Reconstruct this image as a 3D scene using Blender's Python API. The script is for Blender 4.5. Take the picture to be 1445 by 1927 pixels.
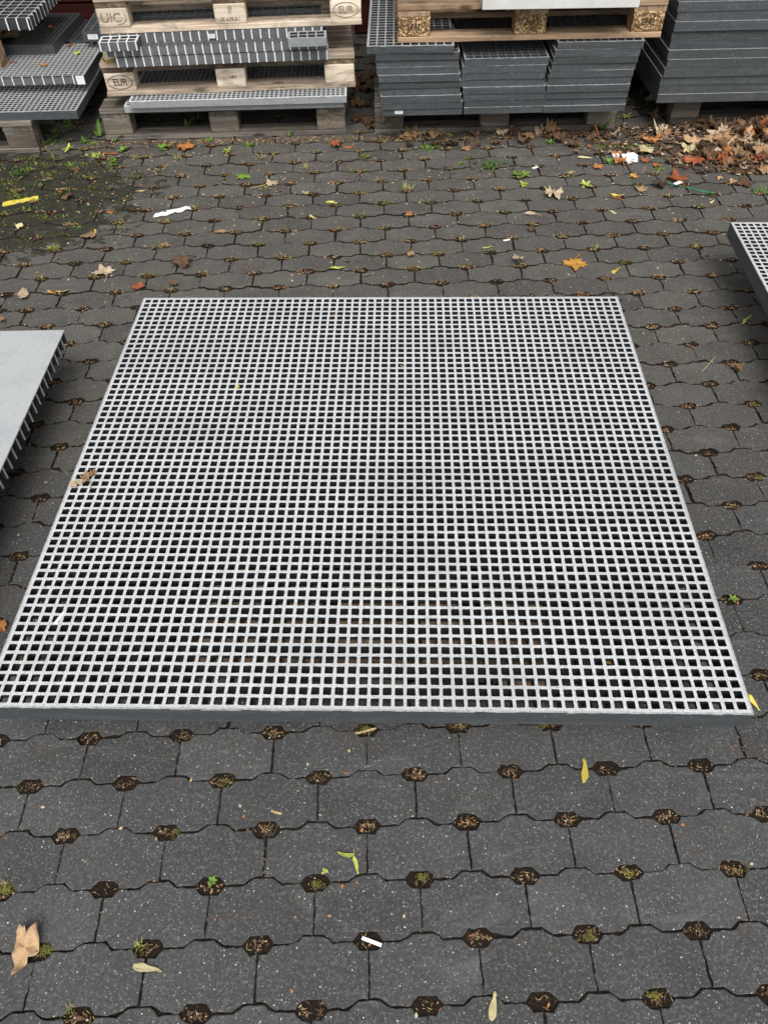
import bpy, math, random
from mathutils import Vector, Matrix, noise as mnoise
R = math.radians
for o in list(bpy.data.objects): bpy.data.objects.remove(o)
SC = bpy.context.scene
COL = SC.collection

# ------------------------------------------------------------ camera, sky, sun, exposure
CAM_H, PITCH, ROLL, FPX = 1.6, 0.84080348, -0.02265091, 1457.54
fw = Vector((0, math.cos(PITCH), -math.sin(PITCH)))
up0 = Vector((0, math.sin(PITCH), math.cos(PITCH)))
x0 = Vector((1, 0, 0))
CX = x0*math.cos(ROLL)+up0*math.sin(ROLL)
CU = up0*math.cos(ROLL)-x0*math.sin(ROLL)
cam = bpy.data.objects.new('camera', bpy.data.cameras.new('camera'))
COL.objects.link(cam)
m = Matrix((CX, CU, -fw)).transposed().to_4x4()
m.translation = Vector((0, 0, CAM_H))
cam.matrix_world = m
cam.data.sensor_fit = 'VERTICAL'; cam.data.sensor_height = 36.0
cam.data.lens = FPX/1927*36.0
cam.data.clip_start = 0.02; cam.data.clip_end = 300
SC.camera = cam

def at(px, py, z=0.0):
    "point of the plane at height z that the photograph shows at pixel px, py"
    d = CX*((px-722.5)/FPX)+CU*((963.5-py)/FPX)+fw
    t = (z-CAM_H)/d.z
    return Vector((d.x*t, d.y*t, z))

SUN_EL, SUN_AZ = R(56), R(174)          # azimuth clockwise from +Y: light comes over the photographer's left shoulder
W = bpy.data.worlds.new('World'); SC.world = W; W.use_nodes = True
nt = W.node_tree; nt.nodes.clear()
sky = nt.nodes.new('ShaderNodeTexSky'); sky.sky_type = 'NISHITA'; sky.sun_disc = False
sky.sun_elevation = SUN_EL; sky.sun_rotation = SUN_AZ; sky.air_density = 1.0; sky.dust_density = 4.0; sky.ozone_density = 1.0
hs = nt.nodes.new('ShaderNodeHueSaturation'); hs.inputs['Saturation'].default_value = 0.28
bg = nt.nodes.new('ShaderNodeBackground'); bg.inputs['Strength'].default_value = 0.12
wo = nt.nodes.new('ShaderNodeOutputWorld')
nt.links.new(sky.outputs[0], hs.inputs['Color']); nt.links.new(hs.outputs[0], bg.inputs[0]); nt.links.new(bg.outputs[0], wo.inputs[0])
sl = bpy.data.lights.new('sun', 'SUN'); sl.energy = 1.6; sl.angle = R(34); sl.color = (1.0, 0.975, 0.94)
so = bpy.data.objects.new('sun', sl); COL.objects.link(so)
sd = Vector((math.sin(SUN_AZ)*math.cos(SUN_EL), math.cos(SUN_AZ)*math.cos(SUN_EL), math.sin(SUN_EL)))
so.rotation_euler = sd.to_track_quat('Z', 'Y').to_euler()
SC.view_settings.view_transform = 'Standard'; SC.view_settings.look = 'None'
SC.view_settings.exposure = 0.62; SC.view_settings.gamma = 1.0
SC.render.engine = 'CYCLES'

# ------------------------------------------------------------ materials
class NT:
    def __init__(s, name, rough=0.8, spec=0.3):
        s.m = bpy.data.materials.new(name); s.m.use_nodes = True
        s.t = s.m.node_tree; s.t.nodes.clear()
        s.out = s.t.nodes.new('ShaderNodeOutputMaterial'); s.b = s.t.nodes.new('ShaderNodeBsdfPrincipled')
        s.b.inputs['Roughness'].default_value = rough; s.b.inputs['Specular IOR Level'].default_value = spec
        s.t.links.new(s.b.outputs[0], s.out.inputs[0])
        s.tc = s.t.nodes.new('ShaderNodeTexCoord')
    def n(s, ty, **k):
        nd = s.t.nodes.new(ty)
        for a, v in k.items(): setattr(nd, a, v)
        return nd
    def l(s, a, b): s.t.links.new(a, b)
    def set(s, inp, v):
        if hasattr(v, 'is_linked') or isinstance(v, bpy.types.NodeSocket): s.l(v, inp)
        else: inp.default_value = v
    def noise(s, scale, detail=3, rough=.5, vec=None, dist=0):
        nd = s.n('ShaderNodeTexNoise'); nd.inputs['Scale'].default_value = scale; nd.inputs['Detail'].default_value = detail
        nd.inputs['Roughness'].default_value = rough; nd.inputs['Distortion'].default_value = dist
        s.l(vec or s.tc.outputs['Object'], nd.inputs['Vector']); return nd.outputs['Fac']
    def voro(s, scale, vec=None, out='Distance', feat='F1', rnd=1.0):
        nd = s.n('ShaderNodeTexVoronoi', feature=feat); nd.inputs['Scale'].default_value = scale; nd.inputs['Randomness'].default_value = rnd
        s.l(vec or s.tc.outputs['Object'], nd.inputs['Vector']); return nd.outputs[out]
    def mapv(s, scale, vec=None, addrand=0.0, rot=None):
        mp = s.n('ShaderNodeMapping'); mp.inputs['Scale'].default_value = scale
        if rot: mp.inputs['Rotation'].default_value = rot
        s.l(vec or s.tc.outputs['Object'], mp.inputs['Vector'])
        if addrand:
            oi = s.n('ShaderNodeObjectInfo'); mu = s.n('ShaderNodeMath', operation='MULTIPLY'); mu.inputs[1].default_value = addrand
            s.l(oi.outputs['Random'], mu.inputs[0]); s.l(mu.outputs[0], mp.inputs['Location'])
        return mp.outputs[0]
    def ramp(s, fac, stops, interp='LINEAR'):
        r = s.n('ShaderNodeValToRGB'); r.color_ramp.interpolation = interp; e = r.color_ramp.elements
        while len(e) > 1: e.remove(e[-1])
        for i, (p, c) in enumerate(stops):
            el = e[0] if i == 0 else e.new(p)
            el.position = p; el.color = (c, c, c, 1) if isinstance(c, (int, float)) else (*c, 1)
        s.l(fac, r.inputs[0]); return r.outputs[0]
    def mix(s, fac, a, b, mode='MIX'):
        x = s.n('ShaderNodeMix', data_type='RGBA', blend_type=mode)
        s.set(x.inputs[0], fac)
        for i, v in ((6, a), (7, b)):
            if isinstance(v, tuple): x.inputs[i].default_value = (*v[:3], 1)
            else: s.l(v, x.inputs[i])
        return x.outputs[2]
    def math(s, op, a, b=0.0):
        x = s.n('ShaderNodeMath', operation=op); s.set(x.inputs[0], a); s.set(x.inputs[1], b); return x.outputs[0]
    def attr(s, name):
        a = s.n('ShaderNodeAttribute', attribute_name=name); return a
    def bump(s, h, strength=.5, dist=.002, prev=None):
        b = s.n('ShaderNodeBump'); b.inputs['Strength'].default_value = strength; b.inputs['Distance'].default_value = dist
        s.l(h, b.inputs['Height'])
        if prev: s.l(prev, b.inputs['Normal'])
        return b.outputs[0]
    def done(s, col=None, normal=None, rough=None):
        if col is not None: s.set(s.b.inputs['Base Color'], (*col, 1) if isinstance(col, tuple) else col)
        if normal is not None: s.l(normal, s.b.inputs['Normal'])
        if rough is not None: s.set(s.b.inputs['Roughness'], rough)
        return s.m

def M_paver(name, per=True):
    s = NT(name, .85, .25)
    g = s.tc.outputs['Object']
    big = s.noise(1.3, 4, .6); mid = s.noise(9, 5, .65); fine = s.noise(420, 3, .7); f2 = s.noise(150, 3, .6)
    base = s.mix(s.ramp(big, [(.3, 0), (.7, 1)]), (.047, .048, .0485), (.074, .074, .073))
    # towards the stacks (+Y) the stones are browner with trodden-in dirt
    sep = s.n('ShaderNodeSeparateXYZ'); s.l(g, sep.inputs[0])
    yb = s.math('ADD', s.math('MULTIPLY', sep.outputs[1], .28), s.math('MULTIPLY', mid, .9))
    base = s.mix(s.ramp(yb, [(.75, 0), (1.7, .85)]), base, (.094, .087, .073))
    if per:
        a = s.attr('tone'); v = s.math('ADD', s.math('MULTIPLY', a.outputs['Fac'], .52), .74)
        cc = s.n('ShaderNodeCombineColor'); [s.l(v, cc.inputs[k]) for k in range(3)]
        base = s.mix(1.0, base, cc.outputs[0], 'MULTIPLY')
    base = s.mix(s.ramp(fine, [(.34, .85), (.5, 0)]), base, (.018, .018, .019))
    base = s.mix(s.ramp(f2, [(.50, 0), (.68, .62)]), base, (.135, .135, .13))
    base = s.mix(s.ramp(mid, [(.40, 0), (.70, .42)]), base, (.034, .032, .030))
    # pale grit grains pressed in the concrete, two sizes
    for sc, th, cutoff, c in ((230, .22, .60, (.22, .22, .21)), (140, .13, .62, (.42, .42, .40)), (90, .10, .74, (.72, .72, .68)), (40, .055, .82, (.80, .78, .70))):
        d = s.voro(sc); cl = s.n('ShaderNodeSeparateColor'); s.l(s.voro(sc, out='Color'), cl.inputs[0])
        msk = s.math('MULTIPLY', s.ramp(d, [(th*.7, 1), (th*1.25, 0)]), s.ramp(cl.outputs[0], [(cutoff, 0), (cutoff+.02, 1)]))
        base = s.mix(msk, base, c)
    base = s.mix(s.ramp(s.noise(5.5, 5, .7, s.mapv((1, 1.6, 1))), [(.58, 0), (.74, .45)]), base, (.075, .058, .042))
    # faint pale rub marks and scratches
    sc = s.noise(3.1, 6, .75, s.mapv((1, 3.2, 1), rot=(0, 0, .35)), 1.2)
    base = s.mix(s.ramp(sc, [(.55, 0), (.76, .34)]), base, (.20, .20, .195))
    # mossy damp corner by the left hand stack, with an uneven outline
    dx = s.math('DIVIDE', s.math('ADD', sep.outputs[0], 1.80), .80); dy = s.math('DIVIDE', s.math('SUBTRACT', sep.outputs[1], 3.32), .56)
    rr = s.math('SQRT', s.math('ADD', s.math('MULTIPLY', dx, dx), s.math('MULTIPLY', dy, dy)))
    rr = s.math('ADD', rr, s.math('MULTIPLY', s.math('SUBTRACT', s.noise(9, 6, .75), .5), 1.9))
    mo = s.ramp(rr, [(.90, 1), (.98, 0)])
    base = s.mix(s.math('MULTIPLY', mo, .86), base, s.mix(s.ramp(s.noise(30, 4, .7), [(.45, 0), (.62, 1)]), (.013, .0125, .010), (.032, .034, .010)))
    bm = s.bump(fine, .55, .0012); bm = s.bump(s.noise(28, 4, .6), .35, .003, bm)
    return s.done(base, bm)

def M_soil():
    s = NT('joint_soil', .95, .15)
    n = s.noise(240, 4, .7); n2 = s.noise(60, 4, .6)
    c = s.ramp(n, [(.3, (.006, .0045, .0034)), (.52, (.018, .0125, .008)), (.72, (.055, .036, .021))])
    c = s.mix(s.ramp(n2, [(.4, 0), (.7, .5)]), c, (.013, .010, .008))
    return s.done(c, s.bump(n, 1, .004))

def M_wood(name, dark, mid, light, axis='X', grey=.3, rough=.85):
    s = NT(name, rough, .2)
    sc = {'X': (1.6, 26, 26), 'Y': (26, 1.6, 26), 'Z': (26, 26, 1.6)}[axis]
    v = s.mapv(sc, addrand=37.0)
    g = s.noise(1.0, 5, .65, v, .6); v2 = s.mapv(tuple(x*4 if x > 2 else x for x in sc), addrand=11.0); g2 = s.noise(1.0, 4, .6, v2)
    v3 = s.mapv((9, 9, 9), addrand=5.0); blot = s.noise(1.0, 4, .6, v3)
    c = s.ramp(g, [(.28, dark), (.5, mid), (.74, light)])
    c = s.mix(s.ramp(g2, [(.3, .55), (.48, 0)]), c, dark)
    c = s.mix(s.ramp(blot, [(.45, 0), (.72, grey)]), c, (.22, .20, .175))
    kn = s.voro(1.0, s.mapv(tuple({1.6: 5}.get(x, 11) for x in sc), addrand=19.0)); kc = s.n('ShaderNodeSeparateColor'); s.l(s.voro(1.0, s.mapv(tuple({1.6: 5}.get(x, 11) for x in sc), addrand=19.0), 'Color'), kc.inputs[0])
    c = s.mix(s.math('MULTIPLY', s.ramp(kn, [(.10, 1), (.2, 0)]), s.ramp(kc.outputs[0], [(.72, 0), (.74, .8)])), c, tuple(x*.45 for x in dark))
    gr = s.noise(1.0, 5, .75, s.mapv(tuple({1.6: 3}.get(x, 14) for x in sc), addrand=23.0), .8)
    ck = s.ramp(g2, [(.47, 0), (.495, 1), (.505, 1), (.53, 0)]); ck = s.math('MULTIPLY', ck, s.ramp(blot, [(.5, 0), (.6, .9)]))
    c = s.mix(ck, c, tuple(x*.3 for x in dark))
    c = s.mix(s.ramp(gr, [(.50, 0), (.68, .7)]), c, tuple(x*.7 for x in dark))
    oi = s.n('ShaderNodeObjectInfo'); vv = s.math('ADD', s.math('MULTIPLY', oi.outputs['Random'], .5), .72)
    cc = s.n('ShaderNodeCombineColor'); [s.l(vv, cc.inputs[k]) for k in range(3)]
    c = s.mix(1.0, c, cc.outputs[0], 'MULTIPLY')
    h = s.math('ADD', g, s.math('MULTIPLY', g2, .5))
    return s.done(c, s.bump(h, .8, .0025))

def M_chip():
    s = NT('chipboard', .8, .2)
    v = s.mapv((1, 1, 1), addrand=3.0)
    cl = s.n('ShaderNodeSeparateColor'); s.l(s.voro(150, v, 'Color'), cl.inputs[0])
    c = s.ramp(cl.outputs[0], [(0, (.12, .06, .024)), (.3, (.33, .19, .085)), (.65, (.52, .34, .17)), (.93, (.75, .58, .34))])
    d = s.voro(150, v)
    c = s.mix(s.ramp(d, [(.35, 0), (.7, .7)]), c, (.05, .025, .01))
    return s.done(c, s.bump(cl.outputs[1], .8, .003))

def M_grp(name, col, light=(.30, .31, .31), scr=.55, rough=.5):
    "moulded glass-fibre bar sides and edge bands: smooth dark grey, scuffed"
    s = NT(name, rough, .4)
    v = s.mapv((3, 3, 55), addrand=13.0); n = s.noise(1.0, 5, .7, v)
    v2 = s.mapv((40, 40, 40), addrand=7.0); n2 = s.noise(1.0, 4, .7, v2)
    v3 = s.mapv((30, 30, 3), addrand=3.0); n3 = s.noise(1.0, 5, .8, v3, .4)
    dark = tuple(x*.72 for x in col)
    c = s.ramp(n2, [(.3, dark), (.7, col)])
    c = s.mix(s.ramp(n, [(.5, 0), (.8, .18)]), c, light)
    c = s.mix(s.ramp(n3, [(.68, 0), (.76, scr)]), c, light)
    d = s.voro(170, s.mapv((1, 1, 1), addrand=9.0)); cl = s.n('ShaderNodeSeparateColor'); s.l(s.voro(170, s.mapv((1, 1, 1), addrand=9.0), 'Color'), cl.inputs[0])
    c = s.mix(s.math('MULTIPLY', s.ramp(d, [(.14, 1), (.2, 0)]), s.ramp(cl.outputs[0], [(.86, 0), (.88, 1)])), c, (.45, .46, .46))
    oi = s.n('ShaderNodeObjectInfo'); vv = s.math('ADD', s.math('MULTIPLY', oi.outputs['Random'], .30), .85)
    cc = s.n('ShaderNodeCombineColor'); [s.l(vv, cc.inputs[k]) for k in range(3)]
    c = s.mix(1.0, c, cc.outputs[0], 'MULTIPLY')
    return s.done(c, s.bump(n2, .2, .001), s.math('ADD', s.math('MULTIPLY', n2, .25), rough-.1))

def M_grit(name, lo, hi, cloud=(.36, .385, .42), cl_amt=.5):
    s = NT(name, .75, .3)
    f = s.noise(380, 4, .8); f2 = s.noise(140, 3, .7); b = s.noise(2.6, 4, .55, s.mapv((.7, 2.2, 1))); b2 = s.noise(11, 5, .7)
    c = s.ramp(f, [(.3, lo), (.62, hi)])
    c = s.mix(s.ramp(b, [(.46, 0), (.72, cl_amt)]), c, cloud)
    c = s.mix(s.ramp(b2, [(.58, 0), (.8, .45)]), c, tuple(x*.75 for x in lo))
    c = s.mix(s.ramp(f2, [(.30, .45), (.42, 0)]), c, tuple(x*.6 for x in lo))
    return s.done(c, s.bump(f, .7, .0012))

def M_plain(name, col, rough=.7, var=.25, scale=60, bumpd=.001, spec=.3):
    s = NT(name, rough, spec)
    n = s.noise(scale, 4, .65)
    c = s.ramp(n, [(.3, tuple(x*(1-var) for x in col)), (.7, tuple(min(1, x*(1+var*.5)) for x in col))])
    return s.done(c, s.bump(n, .4, bumpd))

def M_leaf(name, col, dark, green=None, trans=.0):
    s = NT(name, .6, .3)
    v = s.mapv((1, 1, 1), addrand=4.0)
    n = s.noise(55, 4, .65, v); n2 = s.noise(260, 3, .7, v)
    c = s.ramp(n, [(.38, dark), (.62, col)])
    c = s.mix(s.ramp(n2, [(.52, 0), (.66, .75)]), c, tuple(x*.5 for x in dark))
    # veins running out from the stalk
    w = s.n('ShaderNodeTexWave', wave_type='RINGS', rings_direction='SPHERICAL')
    oi = s.n('ShaderNodeObjectInfo'); vv = s.math('ADD', s.math('MULTIPLY', oi.outputs['Random'], .5), .75)
    cc = s.n('ShaderNodeCombineColor'); [s.l(vv, cc.inputs[k]) for k in range(3)]
    s.t.nodes.remove(w)
    c = s.mix(1.0, c, cc.outputs[0], 'MULTIPLY')
    return s.done(c, s.bump(n, .6, .002))

MAT = {}
MAT['paver'] = M_paver('paver_concrete'); MAT['outer'] = M_paver('pavement_concrete', False)
MAT['soil'] = M_soil()
MAT['grp'] = M_grp('grating_sides', (.038, .041, .044), (.20, .21, .215), .35)
MAT['grp_mid'] = M_grp('sawn_grating_sides', (.125, .133, .137), (.30, .31, .315), .35)
MAT['band'] = M_grp('grating_edge_band', (.066, .073, .078), (.28, .30, .31), .45, .42)
MAT['band_light'] = M_grp('light_edge_band', (.30, .315, .32), (.5, .5, .5), .3)
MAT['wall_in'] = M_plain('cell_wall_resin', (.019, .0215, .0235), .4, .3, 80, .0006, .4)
MAT['grit'] = M_grit('grit_surface', (.24, .25, .25), (.62, .63, .628), (.27, .285, .295), .42)
MAT['grit_plate'] = M_grit('plate_grit', (.19, .20, .203), (.48, .495, .50), (.27, .29, .30), .7)
MAT['grit_dull'] = M_grit('dull_grit', (.20, .205, .205), (.42, .425, .42), (.22, .22, .22), .5)  # duller grit for the two grey gratings at the top left
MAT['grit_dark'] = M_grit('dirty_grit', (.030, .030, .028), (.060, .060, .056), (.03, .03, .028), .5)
MAT['top_dark'] = M_plain('grating_top_resin', (.13, .14, .15), .5, .35, 90)
MAT['rim'] = M_plain('grating_scuffed_rim', (.36, .37, .37), .6, .45, 120)
MAT['cut'] = M_plain('sawn_bar_end', (.72, .73, .72), .7, .25, 200)
MAT['sticker'] = M_plain('sticker_paper', (.75, .75, .76), .5, .06, 30)
MAT['ink'] = M_plain('ink', (.10, .10, .11), .7, .2)
MAT['burn'] = M_plain('branded_wood', (.012, .008, .005), .9, .4)
_b = NT('faded_brand', .9, .2); MAT['brand'] = _b.done(_b.ramp(_b.noise(75, 4, .7), [(.40, (.016, .010, .006)), (.56, (.05, .033, .02)), (.66, (.30, .24, .17))]))
_b = NT('pressed_wood_mark', .9, .2); MAT['burn_soft'] = _b.done(_b.ramp(_b.noise(80, 4, .7), [(.40, (.12, .085, .055)), (.58, (.34, .27, .19))]))
for ax in 'XY':
    MAT['old'+ax] = M_wood('weathered_grey_wood_'+ax, (.050, .042, .032), (.15, .13, .105), (.33, .30, .255), ax, .4)
    MAT['tan'+ax] = M_wood('tan_pallet_wood_'+ax, (.17, .125, .085), (.49, .395, .295), (.70, .61, .485), ax, .4)
    MAT['fresh'+ax] = M_wood('light_brown_wood_'+ax, (.13, .080, .045), (.36, .245, .15), (.56, .42, .28), ax, .3)
MAT['end'] = M_wood('dirty_end_grain', (.035, .026, .018), (.16, .115, .070), (.36, .28, .18), 'Y', .2)
MAT['tanblock'] = M_wood('block_wood', (.32, .24, .165), (.68, .575, .45), (.82, .74, .61), 'X', .2)
MAT['oldblock'] = M_wood('dirty_block_wood', (.070, .058, .044), (.165, .14, .112), (.30, .27, .225), 'X', .3)
MAT['chip'] = M_chip()
MAT['red'] = M_wood('dark_red_boards', (.015, .002, .001), (.035, .006, .003), (.055, .012, .006), 'X', .0)
MAT['white_board'] = M_plain('white_board', (.58, .58, .55), .5, .10, 12)
MAT['paper'] = M_plain('white_paper', (.78, .78, .77), .7, .12, 40)
MAT['yellow'] = M_plain('yellow_tape', (.66, .62, .11), .5, .15, 30)
MAT['strap_green'] = M_plain('green_strap', (.02, .26, .10), .4, .3, 30)
LC = {'orange': ((.46, .19, .05), (.25, .09, .03)), 'gold': ((.62, .36, .07), (.42, .19, .035)), 'tan': ((.38, .235, .12), (.19, .11, .055)),
      'pale': ((.50, .34, .19), (.30, .19, .10)), 'beige': ((.52, .42, .29), (.34, .25, .16)), 'brown': ((.17, .095, .048), (.075, .040, .022)), 'dark': ((.085, .052, .032), (.042, .026, .016)),
      'rust': ((.34, .10, .035), (.19, .055, .022)), 'cream': ((.66, .60, .34), (.48, .40, .20)), 'yellow': ((.66, .56, .09), (.46, .36, .06)),
      'lime': ((.48, .52, .11), (.30, .34, .07)), 'green': ((.10, .19, .035), (.05, .105, .018)), 'fresh': ((.19, .30, .045), (.10, .18, .025)),
      'moss': ((.15, .15, .022), (.065, .066, .012)), 'straw': ((.50, .40, .20), (.32, .22, .10))}
for k, (a, b) in LC.items(): MAT[k] = M_leaf('leaf_'+k, a, b)

# ------------------------------------------------------------ helpers
def mobj(name, V, F, mats, parent=None, mi=None, loc=None, smooth=False):
    me = bpy.data.meshes.new(name); me.from_pydata([tuple(v) for v in V], [], F); me.update()
    for mm in (mats if isinstance(mats, (list, tuple)) else [mats]): me.materials.append(mm)
    if mi: me.polygons.foreach_set('material_index', mi)
    if smooth: me.polygons.foreach_set('use_smooth', [True]*len(F))
    o = bpy.data.objects.new(name, me); COL.objects.link(o)
    if parent: o.parent = parent
    if loc is not None: o.location = loc
    return o
def tag(o, label, cat=None, group=None):
    if label: o['label'] = label
    if cat: o['category'] = cat
    if group: o['group'] = group
    return o
def thing(name, label, cat, loc, rz=0, group=None):
    o = bpy.data.objects.new(name, None); o.empty_display_size = .05; COL.objects.link(o)
    o.location = loc; o.rotation_euler = (0, 0, rz); return tag(o, label, cat, group)
def copy_tree(o, parent=None):
    c = o.copy(); COL.objects.link(c)
    if parent: c.parent = parent
    for ch in list(o.children): copy_tree(ch, c)
    return c
def box(V, F, x0, x1, y0, y1, z0, z1):
    b = len(V)
    V += [(x0,y0,z0),(x1,y0,z0),(x1,y1,z0),(x0,y1,z0),(x0,y0,z1),(x1,y0,z1),(x1,y1,z1),(x0,y1,z1)]
    F += [(b,b+3,b+2,b+1),(b+4,b+5,b+6,b+7),(b,b+1,b+5,b+4),(b+1,b+2,b+6,b+5),(b+2,b+3,b+7,b+6),(b+3,b,b+4,b+7)]

# ------------------------------------------------------------ the paved ground
A, PP, TH, OX, OY = 0.203626, 0.105339, 0.0094, -0.1617*1.6/1.75, 0.2833*1.6/1.75
rg = random.Random(5)
def outline():
    h, b = .0143, .0125
    top = [(0,-h),(.0155,-h),(.0285,0),(A/2-.037,0),(A/2-.0195,b),(A/2+.0195,b),(A/2+.037,0),(A-.0285,0),(A-.0155,-h),(A,-h)]
    bot = [(A,-PP+b),(A-.0195,-PP+b),(A-.037,-PP),(A/2+.0285,-PP),(A/2+.0155,-PP+h),(A/2-.0155,-PP+h),(A/2-.0285,-PP),(.037,-PP),(.0195,-PP+b),(0,-PP+b)]
    return top+bot
def densify(P, step):
    out = []
    for i, p in enumerate(P):
        q = P[(i+1) % len(P)]; n = max(1, int(math.hypot(q[0]-p[0], q[1]-p[1])/step))
        for k in range(n): out.append((p[0]+(q[0]-p[0])*k/n, p[1]+(q[1]-p[1])*k/n))
    return out
def inset(P, d):
    n = len(P); out = []
    for i in range(n):
        a, b, c = P[i-1], P[i], P[(i+1) % n]
        e1 = Vector((b[0]-a[0], b[1]-a[1])).normalized(); e2 = Vector((c[0]-b[0], c[1]-b[1])).normalized()
        nn = (Vector((e1.y, -e1.x))+Vector((e2.y, -e2.x)))       # outline runs clockwise: inward is to the right
        nn = nn/max(.5, nn.length_squared)*2*.5*2 if nn.length > 1e-6 else nn
        nn = nn*0.5 if nn.length > 1.6 else nn
        out.append((b[0]+nn.x*d, b[1]+nn.y*d))
    return out
raw = outline()
def build_pavement():
    V, F, tone, mi = [], [], [], []
    ct, st = math.cos(TH), math.sin(TH)
    for j in range(-5, 55):
        for i in range(-17, 17):
            off = .5*(j % 2)
            X, Y = (i+off)*A, j*PP
            wx = OX+ct*X-st*Y; wy = OY+st*X+ct*Y
            cxm, cym = wx+A/2, wy-PP/2
            if abs(cxm) > 3.3 or cym < -.35 or cym > 5.35: continue
            vis = abs(cxm) < .85+.5*cym
            P = densify(raw, .0085 if vis and cym < 2.6 else .02) if vis else raw
            g = (.0014+rg.uniform(-.0003, .0004)) if cym < 1.1 else (.0016+rg.uniform(-.0004, .0005))
            rot = rg.gauss(0, .005 if cym > .9 else .0028); jq = .0005 if cym < 1.1 else .0009; jx, jy = rg.gauss(0, jq), rg.gauss(0, jq)
            if cym > 3.3: rot *= 1.6
            z0 = rg.gauss(0, .0009); tx, ty = rg.gauss(0, .006), rg.gauss(0, .009)
            rough = .0008 if cym < 1.6 else .0012
            chip_k = rg.randrange(len(P)) if rg.random() < .4 else -99
            Pj = [(x+rg.gauss(0, rough), y+rg.gauss(0, rough)) for x, y in P] if vis else P
            if chip_k >= 0 and vis:      # a knocked-off corner
                for q in range(-2, 3):
                    kk = (chip_k+q) % len(P); Pj[kk] = (Pj[kk][0]+(A/2-Pj[kk][0])*.035*(1-abs(q)/3), Pj[kk][1]+(-PP/2-Pj[kk][1])*.09*(1-abs(q)/3))
            r1 = inset(Pj, g); r2 = inset(Pj, g+.0016)
            base = len(V); n = len(P); c_, s_ = math.cos(rot), math.sin(rot); mx, my = A/2, -PP/2
            def put(r, dz):
                for x, y in r:
                    lx, ly = x-mx, y-my
                    lx, ly = c_*lx-s_*ly+mx+jx, s_*lx+c_*ly+my+jy
                    V.append((wx+ct*lx-st*ly, wy+st*lx+ct*ly, z0+dz+tx*(x-mx)+ty*(y-my)))
            put(r1, -.022); put(r1, -.0015 if cym < 1.1 else -.002); put(r2, 0)
            t = min(1, max(0, rg.gauss(.5, .2)))
            for k in range(n):
                k2 = (k+1) % n
                for a0 in (0, n):
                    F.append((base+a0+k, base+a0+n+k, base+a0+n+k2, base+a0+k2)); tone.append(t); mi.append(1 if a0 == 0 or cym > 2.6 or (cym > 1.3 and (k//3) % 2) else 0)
            F.append(tuple(base+2*n+k for k in reversed(range(n)))); tone.append(t); mi.append(0)
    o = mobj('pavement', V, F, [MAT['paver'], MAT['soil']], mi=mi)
    at_ = o.data.attributes.new('tone', 'FLOAT', 'FACE'); at_.data.foreach_set('value', tone)
    o['kind'] = 'structure'
    # make sure the faces look up
    return o
build_pavement()
# soil under and between the stones: bumpy sheet, then the ground that runs on to the horizon
V, F = [], []
nx, ny = 330, 300
for j in range(ny+1):
    for i in range(nx+1):
        x = -3.3+6.6*i/nx; y = -.4+5.8*j/ny
        V.append((x, y, -.0062+.0035*mnoise.noise(Vector((x*38, y*38, 0)))+.002*mnoise.noise(Vector((x*120, y*120, 3)))+(.0026 if y > 2.4 else .0012)))
for j in range(ny):
    for i in range(nx):
        a = j*(nx+1)+i; F.append((a, a+1, a+nx+2, a+nx+1))
mobj('joint_soil', V, F, MAT['soil'], smooth=True)['kind'] = 'structure'
V, F = [], []
xs = [-60, -3.28, 3.28, 60]; ys = [-60, -.36, 5.36, 60]
for j in range(4):
    for i in range(4): V.append((xs[i], ys[j], -.003))
for j in range(3):
    for i in range(3):
        if not (i == 1 and j == 1): a = j*4+i; F.append((a, a+1, a+5, a+4))
mobj('ground', V, F, MAT['outer'])['kind'] = 'structure'

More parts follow.
